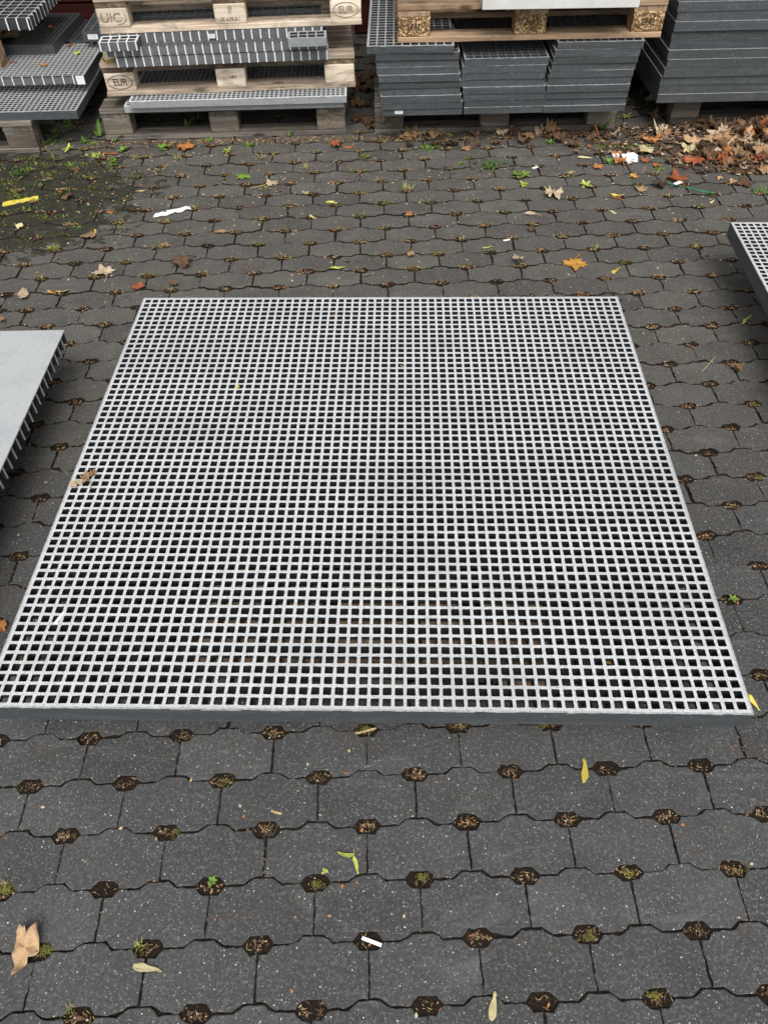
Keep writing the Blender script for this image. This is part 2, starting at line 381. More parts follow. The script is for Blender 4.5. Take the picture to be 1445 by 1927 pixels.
# ------------------------------------------------------------ gratings
def hole_plate(nx, ny, pitch, bar, z1, th, rc, margin, jit=0.0, seed=1, ox=0, oy=0):
    """solid plate nx x ny square openings with rounded corners; returns V,F for (top ring) and (body)"""
    r = random.Random(seed)
    VT, FT, VB, FB = [], [], [], []
    o = (pitch-bar)/2
    idx = {}
    def corner(i, j, z, VV, key):
        k = (i, j, key)
        if k not in idx:
            x = (i-nx/2)*pitch+ox; y = (j-ny/2)*pitch+oy
            if i == 0: x -= margin
            if i == nx: x += margin
            if j == 0: y -= margin
            if j == ny: y += margin
            idx[k] = len(VV); VV.append((x, y, z))
        return idx[k]
    octo = [(-o+rc,-o),(o-rc,-o),(o,-o+rc),(o,o-rc),(o-rc,o),(-o+rc,o),(-o,o-rc),(-o,-o+rc)]
    for j in range(ny):
        for i in range(nx):
            cx, cy = (i+.5-nx/2)*pitch+ox, (j+.5-ny/2)*pitch+oy
            oc = [(cx+x+r.gauss(0, jit), cy+y+r.gauss(0, jit)) for x, y in octo]
            c = [(i,j),(i+1,j),(i+1,j+1),(i,j+1)]
            T = [corner(*q, z1, VT, 't') for q in c]
            b = len(VT)
            VT += [(x, y, z1) for x, y in oc]
            FT += [(T[0],T[1],b+1,b+0),(T[1],T[2],b+3,b+2),(T[2],T[3],b+5,b+4),(T[3],T[0],b+7,b+6),(T[1],b+2,b+1),(T[2],b+4,b+3),(T[3],b+6,b+5),(T[0],b+0,b+7)]
            # walls of the opening; a thin light lip stays with the top
            b2 = len(VB)
            VB += [(x, y, z1-.0005) for x, y in oc]+[(x, y, z1-th) for x, y in oc]
            lp = len(VT); VT += [(x, y, z1-.0005) for x, y in oc]
            for k in range(8):
                k2 = (k+1) % 8
                FT.append((b+k, b+k2, lp+k2, lp+k)); FB.append((b2+k, b2+k2, b2+8+k2, b2+8+k))
            B = [corner(*q, z1-th, VB, 'b') for q in c]; q = b2+8
            FB += [(B[1],B[0],q+0,q+1),(B[2],B[1],q+2,q+3),(B[3],B[2],q+4,q+5),(B[0],B[3],q+6,q+7),(B[1],q+1,q+2),(B[2],q+3,q+4),(B[3],q+5,q+6),(B[0],q+7,q+0)]
    return VT, FT, VB, FB
def make_grating(name, label, cat, loc, rz, nx, ny, pitch, bar, H, every=1, th=None, top='grit', body='wall_in', band='band', rim='rim',
                 open_sides='', group=None, tb=.0035, stub=.006, jit=.0003, seed=1, cutmat='cut', barw=None, rimw=.0022):
    """origin: middle of the underside. open_sides: letters of f b l r that were sawn through (bar stubs), the others carry an edge band"""
    root = thing(name, label, cat, loc, rz, group)
    th = th or .004; barw = barw or bar*.62; margin = bar/2
    VT, FT, VB, FB = hole_plate(nx, ny, pitch, bar, H, th, min(.0016, bar*.22), margin, jit, seed)
    X, Y = nx*pitch/2, ny*pitch/2
    e = {s: (s in open_sides) for s in 'fblr'}
    # bars
    w = barw/2; mi0 = len(FB); cutF = []
    xe0 = -X-(stub if e['l'] else margin); xe1 = X+(stub if e['r'] else margin)
    ye0 = -Y-(stub if e['f'] else margin); ye1 = Y+(stub if e['b'] else margin)
    for j in range(0, ny+1, every):
        y = (j-ny/2)*pitch
        if j == 0 and not e['f']: continue
        if j == ny and not e['b']: continue
        box(VB, FB, xe0, xe1, y-w, y+w, .0, H-.001-(th-.002 if th > .004 else 0))
    for i in range(0, nx+1, every):
        x = (i-nx/2)*pitch
        if i == 0 and not e['l']: continue
        if i == nx and not e['r']: continue
        box(VB, FB, x-w, x+w, ye0, ye1, .0012, H-.0016-(th-.002 if th > .004 else 0))
    top_o = mobj('top_surface', VT, FT, MAT[top], root)
    # sawn ends, each proud of its bar by half a millimetre
    nbody = len(FB); V, F = VB, FB
    for s in open_sides:
        if s in 'fb':
            y = ye0 if s == 'f' else ye1; sg = -1 if s == 'f' else 1
            for i in range(0, nx+1, every):
                x = (i-nx/2)*pitch
                y0, y1 = sorted((y, y+sg*.0006)); box(V, F, x-w-.0004, x+w+.0004, y0, y1, .0, H-.0004)
                y0, y1 = sorted((y-sg*stub, y)); box(V, F, x-w-.0003, x+w+.0003, y0+.001, y1-.0002, H-.003, H-.0003)
        else:
            x = xe0 if s == 'l' else xe1; sg = -1 if s == 'l' else 1
            for j in range(0, ny+1, every):
                y = (j-ny/2)*pitch
                a, b = sorted((x, x+sg*.0006)); box(V, F, a, b, y-w-.0004, y+w+.0004, .0, H-.0004)
                a, b = sorted((x-sg*stub, x)); box(V, F, a+.001, b-.0002, y-w-.0003, y+w+.0003, H-.003, H-.0003)
    body_o = mobj('bar_mesh', VB, FB, [MAT[body], MAT[cutmat]], root, mi=[0]*nbody+[1]*(len(FB)-nbody))
    # edge band with a scuffed pale rim
    V, F = [], []; VR, FR = [], []
    r = random.Random(seed+7)
    def seg(ax, c0, c1, p, sgn):
        n = max(2, int((c1-c0)/.02)); prev = None
        for k in range(n):
            a, b = c0+(c1-c0)*k/n, c0+(c1-c0)*(k+1)/n
            z = H-rimw*(r.uniform(.25, 1.3) if r.random() < .75 else r.uniform(.0, .2))*(.55+.9*abs(mnoise.noise(Vector((a*5, seed*1.7, k*.06)))))
            q0, q1 = sorted((p, p+sgn*tb)); q2, q3 = sorted((p-sgn*.0, p+sgn*(tb+.0003)))
            if ax == 'x': box(VR, FR, a, b, q2, q3, z, H+.0003)
            else: box(VR, FR, q2, q3, a, b, z, H+.0003)
        q0, q1 = sorted((p, p+sgn*tb))
        if ax == 'x': box(V, F, c0, c1, q0, q1, 0, H-.0005)
        else: box(V, F, q0, q1, c0, c1, 0, H-.0005)
    xa, xb = xe0, xe1
    if not e['f']: seg('x', xa-(0 if e['l'] else tb), xb+(0 if e['r'] else tb), -Y-margin, -1)
    if not e['b']: seg('x', xa-(0 if e['l'] else tb), xb+(0 if e['r'] else tb), Y+margin, 1)
    if not e['l']: seg('y', ye0, ye1, -X-margin, -1)
    if not e['r']: seg('y', ye0, ye1, X+margin, 1)
    if V:
        bo = mobj('edge_band', V, F, MAT[band], root); mobj('rim', VR, FR, MAT[rim], bo)
    return root
def sticker(parent, x, y, z, w=.032, h=.015, ang=0):
    V, F = [], []; box(V, F, -w/2, w/2, -.0005, 0, -h/2, h/2)
    o = mobj('sticker', V, F, MAT['sticker'], parent, loc=(x, y, z)); o.rotation_euler = (0, ang, 0)
    V, F = [], []
    rr = random.Random(int(x*1000)+3)
    for row in (.25, -.15):
        xx = -w*.4
        while xx < w*.35:
            l = rr.uniform(.002, .005); box(V, F, xx, xx+l, -.0007, -.0004, row*h-.0011, row*h+.0011); xx += l+.0015
    mobj('print', V, F, MAT['ink'], o)
    return o

# the large light grey panel in the middle, on its pallet
CELL = .02412
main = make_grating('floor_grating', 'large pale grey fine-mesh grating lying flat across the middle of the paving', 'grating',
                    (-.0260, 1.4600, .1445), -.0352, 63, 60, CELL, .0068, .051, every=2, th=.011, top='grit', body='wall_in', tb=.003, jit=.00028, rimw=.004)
# right hand panel of the same kind, only its left corner in the picture
c0 = at(1373.5, 418, .1955); c1 = at(1446, 555, .1955)
ang = math.atan2(c1.y-c0.y, c1.x-c0.x)+math.pi/2
wd, dp = 44*CELL+.0142, 52*CELL+.0142
ctr = c0+Vector((math.cos(ang)*wd/2+math.sin(ang)*dp/2, math.sin(ang)*wd/2-math.cos(ang)*dp/2, 0))
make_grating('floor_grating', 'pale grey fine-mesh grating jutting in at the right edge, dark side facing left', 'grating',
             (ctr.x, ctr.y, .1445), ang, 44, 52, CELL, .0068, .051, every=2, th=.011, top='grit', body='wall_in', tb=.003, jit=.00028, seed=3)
# left hand covered panel: solid gritted sheet over sawn bars
root = thing('covered_grating', 'light grey solid topped grating with comb-like sawn bar ends at the left edge', 'grating', (-1.512, 1.452, .145), -.010)
PW, PD, PT = 1.04, 1.218, .0375
V, F = [], []; VC, FC = [], []
nb = int(PD/PT)
box(V, F, -PW/2, PW/2, -PD/2, PD/2, .0405, .045)
mobj('cover_sheet', V, F, MAT['grit_plate'], root)
V, F = [], []
for k in range(nb+1):
    y = PD/2-.0035-k*PT
    box(V, F, -PW/2+.002, PW/2-.0010, y-.0026, y+.0026, 0, .0405)
    box(VC, FC, PW/2-.0010, PW/2+.0004, y-.0028, y+.0028, 0, .0402)
for k in range(26):
    x = PW/2-.030-k*.0375
    if x > -PW/2: box(V, F, x-.0026, x+.0026, -PD/2+.006, PD/2-.006, .001, .0395)
nb_ = len(F); F += [tuple(i+len(V) for i in f) for f in FC]; V += VC
mobj('bar_mesh', V, F, [MAT['grp'], MAT['rim']], root, mi=[0]*nb_+[1]*len(FC))
V, F = [], []; box(V, F, PW/2, PW/2+.0008, -PD/2, PD/2, .0412, .0452); mobj('sheet_edge', V, F, MAT['rim'], root)

# ------------------------------------------------------------ pallets
def board(name, L, Wd, T, mat, parent, loc, axis='X', seed=0, n=14):
    "plank with chamfered, slightly worn edges; long side along axis"
    r = random.Random(seed); V, F = [], []
    c = .0022
    prof = [(-1,-1,1,0),(-1,-1,0,1),(-1,1,0,-1),(-1,1,1,0),(1,1,-1,0),(1,1,0,-1),(1,-1,0,1),(1,-1,-1,0)]
    for k in range(n+1):
        x = -L/2+L*k/n
        for (a, b, da, db) in prof:
            wv = .0016*mnoise.noise(Vector((x*7, seed*3.1, b))); y = a*Wd/2+da*c*r.uniform(.6, 3.2 if r.random() < .12 else 1.2)+.0012*mnoise.noise(Vector((x*12, seed*1.3, a*4))); z = b*T/2+db*c*r.uniform(.5, 1.2)-(abs(wv) if b > 0 else -abs(wv))
            V.append((x, y, z) if axis == 'X' else (-y, x, z))
    m_ = len(prof)
    for k in range(n):
        for q in range(m_):
            a = k*m_+q; b = k*m_+(q+1) % m_; F.append((a, a+m_, b+m_, b))
    F.append(tuple(range(m_))); F.append(tuple(n*m_+q for q in reversed(range(m_))))
    return mobj(name, V, F, mat, parent, loc=loc)
def block(L, Wd, T, mat, parent, loc, seed=0):
    r = random.Random(seed); V, F = [], []; c = .004
    for z, i in ((-T/2, c*.5), (-T/2+c, 0), (T/2-c, 0), (T/2, c*.5)):
        for sx, sy, ax, ay in ((-1,-1,1,0),(1,-1,-1,0),(1,-1,0,1),(1,1,0,-1),(1,1,-1,0),(-1,1,1,0),(-1,1,0,-1),(-1,-1,0,1)):
            V.append((sx*(L/2-i)+ax*c*r.uniform(.5, 1.8), sy*(Wd/2-i)+ay*c*r.uniform(.5, 1.8), z+r.uniform(-.0005, .0005)*0))
    for k in range(3):
        for q in range(8): a = k*8+q; b = k*8+(q+1) % 8; F.append((a, b, b+8, a+8))
    F.append(tuple(reversed(range(8)))); F.append(tuple(24+q for q in range(8)))
    return mobj('block', V, F, mat, parent, loc=loc)
def text(parent, body, x, z, size, y, mat='brand', sx=1.0, rot=0):
    cu = bpy.data.curves.new('t', 'FONT'); cu.body = body; cu.size = size; cu.align_x = 'CENTER'; cu.align_y = 'CENTER'; cu.extrude = .0004
    cu.offset = .0003
    o = bpy.data.objects.new('t', cu); COL.objects.link(o)
    me = bpy.data.meshes.new_from_object(o.evaluated_get(bpy.context.evaluated_depsgraph_get()))
    bpy.data.objects.remove(o); me.name = 'stamp'; me.materials.clear(); me.materials.append(MAT[mat])
    q = bpy.data.objects.new('stamp', me); COL.objects.link(q); q.parent = parent
    q.location = (x, y, z); q.rotation_euler = (R(90), rot, 0); q.scale = (sx, 1, 1); return q
def ring(parent, x, z, a, b, y, mat='brand', w=.0026, arc=(0, 360)):
    V, F = [], []; n = 36
    for k in range(n+1):
        t = R(arc[0]+(arc[1]-arc[0])*k/n)
        for s in (-w/2, w/2):
            for yy in (-.0004, .0004): V.append(((a+s)*math.cos(t), yy, (b+s)*math.sin(t)))
    for k in range(n):
        p = k*4
        F += [(p, p+2, p+6, p+4), (p+3, p+1, p+5, p+7), (p+2, p+3, p+7, p+6), (p+1, p, p+4, p+5)]
    return mobj('stamp_oval', V, F, MAT[mat], parent, loc=(x, y, z))
def pallet(label, loc, rz, wood='tan', blockm=None, L=1.175, Wd=.78, group=None, seed=0, marks=(), name='wooden_pallet', endm='end', visible_all=True, hs=1.0):
    root = thing(name, label, 'pallet', loc, rz, group)
    r = random.Random(seed); mX, mY = MAT[wood+'X'], MAT[wood+'Y']; bm_ = MAT[blockm or wood+'X']
    bl = .142; g = .0003
    for k, y in enumerate((-Wd/2+.049, 0, Wd/2-.049)):
        w = (.098, .142, .098)[k]
        board('bottom_board', L-r.uniform(0, .006), w, .022, mX, root, (r.uniform(-.002, .002), y, .011), 'X', seed+k)
    blocks = {}
    for i, x in enumerate((-L/2+bl/2, 0, L/2-bl/2)):
        for k, y in enumerate((-Wd/2+.049, 0, Wd/2-.049)):
            w = (.096, .142, .096)[k]
            blocks[i, k] = block(bl-.004+r.uniform(-.003, .002), w-.002, .078-g, bm_, root, (x+r.uniform(-.003, .003), y+(.0005 if k else r.uniform(0, .003)), .061), seed*9+i*3+k)
        board('cross_board', Wd-.004-r.uniform(0, .008), bl-.004, .022-g, MAT[endm], root, (x, 0, .111), 'Y', seed+20+i, 8)
    ws = (.142, .098, .142, .098, .142); gap = (Wd-sum(ws))/4; y = -Wd/2
    for k, w in enumerate(ws):
        board('deck_board', L-r.uniform(0, .008), w, .022, mX, root, (r.uniform(-.003, .003), y+w/2, .133), 'X', seed+40+k, 22); y += w+gap
    fy = -Wd/2-.0006
    for (i, kind) in marks:
        b = blocks[i, 0]; yy = -.0484
        if kind == 'EUR': text(b, 'EUR', 0, -.001, .040, yy, 'brand', .9); ring(b, 0, -.001, .056, .029, yy, 'brand')
        elif kind == 'EURsoft': text(b, 'EUR', 0, -.001, .040, yy, 'burn_soft', .9); ring(b, 0, -.001, .056, .029, yy, 'burn_soft')
        elif kind == 'EPAL': text(b, 'EPAL', 0, -.001, .036, yy, 'brand', .8); ring(b, 0, 0, .056, .031, yy, 'brand', .0018)
        elif kind == 'EPALbox':
            text(b, 'EPAL', 0, .008, .026, yy, 'brand', .8); text(b, 'DE', 0, -.017, .022, yy, 'brand', .9)
        elif kind == 'uic': text(b, 'UIC', -.008, 0, .046, yy, 'brand', 1.05); ring(b, .02, 0, .036, .024, yy, 'brand', .0028, (-100, 40))
        elif kind == 'uicsoft': text(b, 'UIC', -.008, 0, .050, yy, 'burn_soft', 1.1); ring(b, .022, 0, .036, .024, yy, 'burn_soft', .0026, (-100, 40))
        elif kind == 'code': text(b, '58 A39-0-1', 0, -.020, .021, yy, 'burn_soft', .95); text(b, 'CE\nIT', 0, .014, .018, yy, 'burn_soft', .95)
        elif kind == 'uai': text(b, 'UA1', .01, .004, .020, yy, 'brand', .9)
    root['_b'] = 0
    del root['_b']
    return root, blocks
# under the middle panel (long side away from the camera)
pallet('weathered pallet hidden under the large pale grating in the middle', (-.035, 1.462, 0), R(90), 'fresh', 'oldblock', group=None, seed=3)
pallet('weathered pallet under the covered grating at the left edge', (-1.62, 1.46, 0), R(90), 'old', 'oldblock', seed=4)
pallet('weathered pallet under the grating at the right edge', (1.90, 2.02, 0), R(90)+ang, 'old', 'oldblock', seed=5)

# ---- left stack of four pallets
SX = -.665
def yfront(yl, yr): return (yl+yr)/2, math.atan2(yr-yl, 1.16)
def place_front(xl, xr, yl, yr, z, Wd=.78):
    a = math.atan2(yr-yl, xr-xl); cx, cy = (xl+xr)/2, (yl+yr)/2
    return (cx-math.sin(a)*Wd/2, cy+math.cos(a)*Wd/2, z), a
PH = .1442
l, a = place_front(-1.322, -.140, 3.925, 3.935, 0)
pallet('grimy grey pallet on the paving, lowest of the left stack', l, a, 'old', 'oldblock', L=1.18, seed=11, marks=((2, 'EURsoft'),), endm='oldY')
l, a = place_front(-1.255, -.087, 3.91, 3.965, .2045)
P2, _ = pallet('tan pallet with a black oval stamp, second up in the left stack', l, a, 'tan', 'tanblock', L=1.168, seed=12, marks=((0, 'EUR'), (1, 'uai')))
zg = .2045+PH
l, a3 = place_front(-1.212, -.052, 3.915, 3.97, zg+.1145)
P3, _ = pallet('tan pallet with numbers on its middle block, at the top of the left stack', l, a3, 'tan', 'tanblock', L=1.165, seed=13, marks=((0, 'uicsoft'), (1, 'code'), (2, 'EURsoft')))
# two thin light gratings between lowest and second pallet
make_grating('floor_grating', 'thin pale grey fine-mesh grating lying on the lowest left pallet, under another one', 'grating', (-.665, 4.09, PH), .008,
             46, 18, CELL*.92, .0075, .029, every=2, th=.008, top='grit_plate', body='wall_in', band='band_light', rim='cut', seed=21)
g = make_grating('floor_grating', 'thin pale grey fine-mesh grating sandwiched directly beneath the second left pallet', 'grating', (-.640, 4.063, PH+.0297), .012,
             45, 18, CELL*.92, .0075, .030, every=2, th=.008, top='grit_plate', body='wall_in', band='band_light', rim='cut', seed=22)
# three sawn gratings between second and third pallet
def sawn(label, x0_, x1_, yf, z, rz, seed, H=.0375, ny=8):
    p = .0392; n = int(round((x1_-x0_)/p)); wx = n*p
    cx = (x0_+x1_)/2; cy = yf+.005+ny*p/2
    return make_grating('floor_grating', label, 'grating', (cx, cy, z), rz, n, ny, p, .0062, H, top='top_dark', body='grp_mid', open_sides='flr', stub=.005, seed=seed, cutmat='cut', barw=.0052,
                        group='sawn gratings on the second left pallet')
sawn('dark grating with white sawn bar ends, bottom of three on the second left pallet', -1.155, -.222, 3.872, zg, .045, 31, .0375)
sawn('dark grating with white sawn bar ends, middle of three on the second left pallet', -1.205, -.262, 3.885, zg+.0382, .045, 32, .0375)
g3 = sawn('dark sawn grating with a white sticker, uppermost of three on the second left pallet', -1.185, -.235, 3.935, zg+.0762, .045, 33, .0375)
sticker(g3, -.022, -.1715, .020, .030, .017)
# short offcuts slipped in front of them
r1 = make_grating('grating_offcut', 'short grating offcut splashed with white paint at the left end of the sawn gratings', 'grating', (-1.123, 3.862, zg+.0766), .045, 4, 2, .0392, .0062, .035,
             top='cut', body='grp_mid', open_sides='f', stub=.005, seed=41, barw=.0052)
r2 = make_grating('grating_offcut', 'short grey grating offcut resting at the right end of the sawn gratings', 'grating', (-.292, 3.868, zg+.0766), .045, 4, 2, .0392, .0062, .034,
             top='rim', body='grp', band='band_light', open_sides='', stub=.012, seed=42, barw=.0052)

# ---- right stack: pallet, three piles of narrow gratings, pallet, white board
pallet('brown pallet on the paving beneath the three piles of narrow dark gratings', (.585, 3.925+.39, 0), -.006, 'old', 'oldblock', L=1.172, seed=14, marks=((0, 'uic'),), endm='oldY')
LP = .0293
def narrow(label, xl, xr, yf, z, seed, ny=23, first=None, grp=None):
    p = (xr-xl-.013)/10
    return make_grating('floor_grating', label, 'grating', ((xl+xr)/2, yf+.0066+ny*p/2, z), 0, 10, ny, p, .0062, LP-.0003, top='top_dark', body='grp', seed=seed, barw=.005, group=grp, rimw=.0016)
protoN = None
rs = random.Random(9)
GN = 'narrow dark gratings piled on the pallet right of centre'
words = ['lowest', 'second from the bottom', 'third from the bottom', 'fourth from the bottom', 'fifth from the bottom', 'sixth from the bottom', 'seventh from the bottom', 'eighth from the bottom', 'ninth from the bottom', 'tenth from the bottom']
lefts = [.036, .034, .028, .024, .021, .019, .012, .012, .013]
piles = [('left', lefts, .367), ('middle', [.408, .410, .404, .402, .386, .396, .396, .400], .374),
         ('right', [.778, .780, .782, .782, .788, .790, .790, .797, .797, .808], .376)]
protos = {}
for pname, xs_, wdt in piles:
    for k, xl in enumerate(xs_):
        lab = 'narrow dark grating, %s of the %s low pile' % (words[k], {'left': 'left', 'middle': 'middle', 'right': 'right-hand'}[pname])
        yf = 3.772+rs.uniform(-.007, .008)
        z = PH+k*LP
        if pname not in protos:
            protos[pname] = narrow(lab, xl, xl+wdt, yf, z, 50+len(protos), grp=GN); base = (xl, yf)
            protos[pname+'b'] = base; o = protos[pname]
            if pname == 'left': first_left = o
        else:
            o = copy_tree(protos[pname]); b = protos[pname+'b']
            o.location = protos[pname].location+Vector((xl-b[0], yf-b[1], k*LP)); o['label'] = lab
        o.rotation_euler.z = rs.uniform(-.007, .007)
sticker(first_left, -.108, -(23*(.367-.013)/10)/2-.0072, .015, .037, .013)
make_grating('floor_grating', 'long dark grating with pale rim jutting out left on the leftmost low pile', 'grating',
             (.175, 3.762+.0066+.48, PH+9*LP), -.028, 10, 26, .0368, .0062, LP-.0003, top='rim', body='grp', seed=60, barw=.005, group=GN)
l, a = place_front(.106, 1.262, 3.797, 3.797, PH+10*LP+.0005)
pallet('brown pallet with chipboard blocks lying on the three piles of gratings', l, a, 'fresh', 'chip', L=1.156, seed=15, marks=((0, 'EPAL'), (1, 'EPALbox'), (2, 'EPAL')), endm='freshY')
V, F = [], []; box(V, F, -.325, .325, -.30, .30, 0, .055)
wb = mobj('white_board', V, F, MAT['white_board'], loc=(.787, 3.690+.31, PH*2+10*LP+.0010)); wb.rotation_euler.z = -.02
bv = wb.modifiers.new('b', 'BEVEL'); bv.width = .002; bv.segments = 2
tag(wb, 'thick white board lying on the upper pallet at the top edge', 'board')

# ---- far right pile of wide gratings
pallet('brown pallet under the tall pile of wide dark gratings at the right', (2.045, 3.98+.39, 0), 0, 'old', 'oldblock', L=1.18, seed=16, endm='oldY')
GW = 'wide dark gratings piled at the top right'
pw = make_grating('floor_grating', 'wide dark grey grating, lowest in the tall pile at the top right', 'grating', (1.975, 3.850+.50, PH), 0, 34, 26, .0378, .0062, .0373, top='top_dark', body='grp', seed=70, barw=.005, group=GW, rimw=.0009)
ow = words[1:]+['eleventh from the bottom', 'twelfth from the bottom']
for k in range(1, 12):
    o = copy_tree(pw); o.location = pw.location+Vector((rs.uniform(-.006, .006), rs.uniform(-.008, .005), k*.0376)); o.rotation_euler.z = rs.uniform(-.004, .004)
    o['label'] = 'wide dark grey grating, %s in the tall pile at the top right' % ow[k-1]

# ---- left back corner
pallet('brown pallet on the paving under the two light gratings at the left', (-1.62-.575, 3.79+.39, 0), .02, 'old', 'oldblock', L=1.15, seed=17, endm='oldY')
make_grating('floor_grating', 'grey grating with a plain front band, lower of two at the top left', 'grating', (-1.93, 3.795+.46, PH), .012, 44, 36, CELL, .0068, .038, every=2, th=.01, top='grit_dull', body='wall_in', seed=80)
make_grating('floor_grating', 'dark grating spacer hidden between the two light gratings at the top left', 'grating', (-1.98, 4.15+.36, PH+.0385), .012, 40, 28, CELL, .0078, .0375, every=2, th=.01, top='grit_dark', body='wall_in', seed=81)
ZB = PH+.0765
g = make_grating('floor_grating', 'grey grating with white sawn bar ends in front, upper of two at the top left', 'grating', (-1.92, 4.015+.24, ZB), .008, 44, 18, CELL, .0068, .038, every=2, th=.008,
                 top='grit_dull', body='grp_mid', open_sides='f', stub=.005, seed=82)
V, F = [], []; box(V, F, -.038, .0, -.0018, 0, .001, .0385); mobj('painted_corner', V, F, MAT['cut'], g, loc=(44*CELL/2+.006, -18*CELL/2-.0128, 0))
ZC = ZB+.0385
make_grating('floor_grating', 'dirty dark covered grating lying behind the light ones at the top left', 'grating', (-1.735, 4.585, ZC), -.04, 12, 20, CELL, .0078, .045, every=2, th=.01, top='grit_dark', body='wall_in', rim='grp', seed=83)
make_grating('floor_grating', 'dull dark fine-mesh grating, low behind the light ones beside the red wall', 'grating', (-1.80, 4.66+.04, .262), -.03, 23, 13, CELL, .0068, .038, every=2, th=.01, top='grit_dark', body='wall_in', rim='grp', seed=84).location = (-1.78, 4.72, ZC-.040)
l = (-2.38, 4.14+.39, ZC)
pallet('brown pallet standing on the light gratings at the left edge', l, 0, 'fresh', 'fresh'+'X', L=1.16, seed=18)
make_grating('floor_grating', 'coarse grey grating with pale sawn ends sticking into the top left corner', 'grating', (-2.18, 4.215+.24, ZC+PH+.0005), -.02, 22, 9, .0500, .0065, .050, top='rim', body='grp', open_sides='fr', stub=.012, seed=85, barw=.0055)
# second row behind the left stack
pallet('shadowed pallet behind the left stack, lower one', (-.70, 5.0, 0), 0, 'old', 'oldblock', seed=19)
pallet('shadowed pallet behind the left stack, upper one', (-.70, 5.0, PH), 0, 'old', 'oldblock', seed=20)
pallet('unseen pallet added behind the low piles to darken the gap, lower one', (.62, 5.0, 0), 0, 'old', 'oldblock', seed=23)  # this hidden pair is added to darken the gap between the stacks
pallet('unseen pallet added behind the low piles to darken the gap, upper one', (.62, 5.0, PH), 0, 'old', 'oldblock', seed=24)
g = make_grating('floor_grating', 'dark coarse grating with a white sticker poking out behind the left stack', 'grating', (-.98, 4.42+.33, PH*2+.001), .02, 25, 17, .0385, .0062, .045, top='top_dark', body='grp', seed=86, barw=.005, rim='grp')
sticker(g, -25*.0385/2+.045, -17*.0385/2-.0072, .022, .05, .022)

# ---- red board wall
wr = thing('board_wall', 'dark red wooden board wall behind the stacks', 'wall', (0, 5.42, 0))
for k in range(27):
    board('wall_board', 9.0, .028, .20-.012, MAT['red'], wr, (0, 0, .10+k*.20), 'X', 300+k, 6)
V, F = [], []; box(V, F, -4.5, 4.5, .02, .06, 0, 5.4); mobj('wall_backing', V, F, MAT['burn'], wr)

# corrugated roof added out of view to shade the back of the stacks
cr = thing('added_canopy', 'unseen corrugated roof added above the stacks to shade them', 'roof', (0, 5.40, 2.45))
V, F = [], []; n = 180
for k in range(n+1):
    x = -4.5+9*k/n; z = .022*math.sin(k*math.pi/2)
    for (y, dz) in ((0, .28), (-1.45, 0)):
        V += [(x, y, z+dz), (x, y, z+dz+.004)]
for k in range(n):
    p = k*4; F += [(p, p+2, p+6, p+4), (p+1, p+5, p+7, p+3), (p+2, p+3, p+7, p+6), (p, p+4, p+5, p+1)]
mobj('added_sheet', V, F, MAT['outer'], cr)
for x in (-3.6, -1.8, 0, 1.8, 3.6):
    V, F = [], []; box(V, F, x-.03, x+.03, -1.35, 0, -.13, -.03); mobj('added_rafter', V, F, MAT['oldY'], cr)
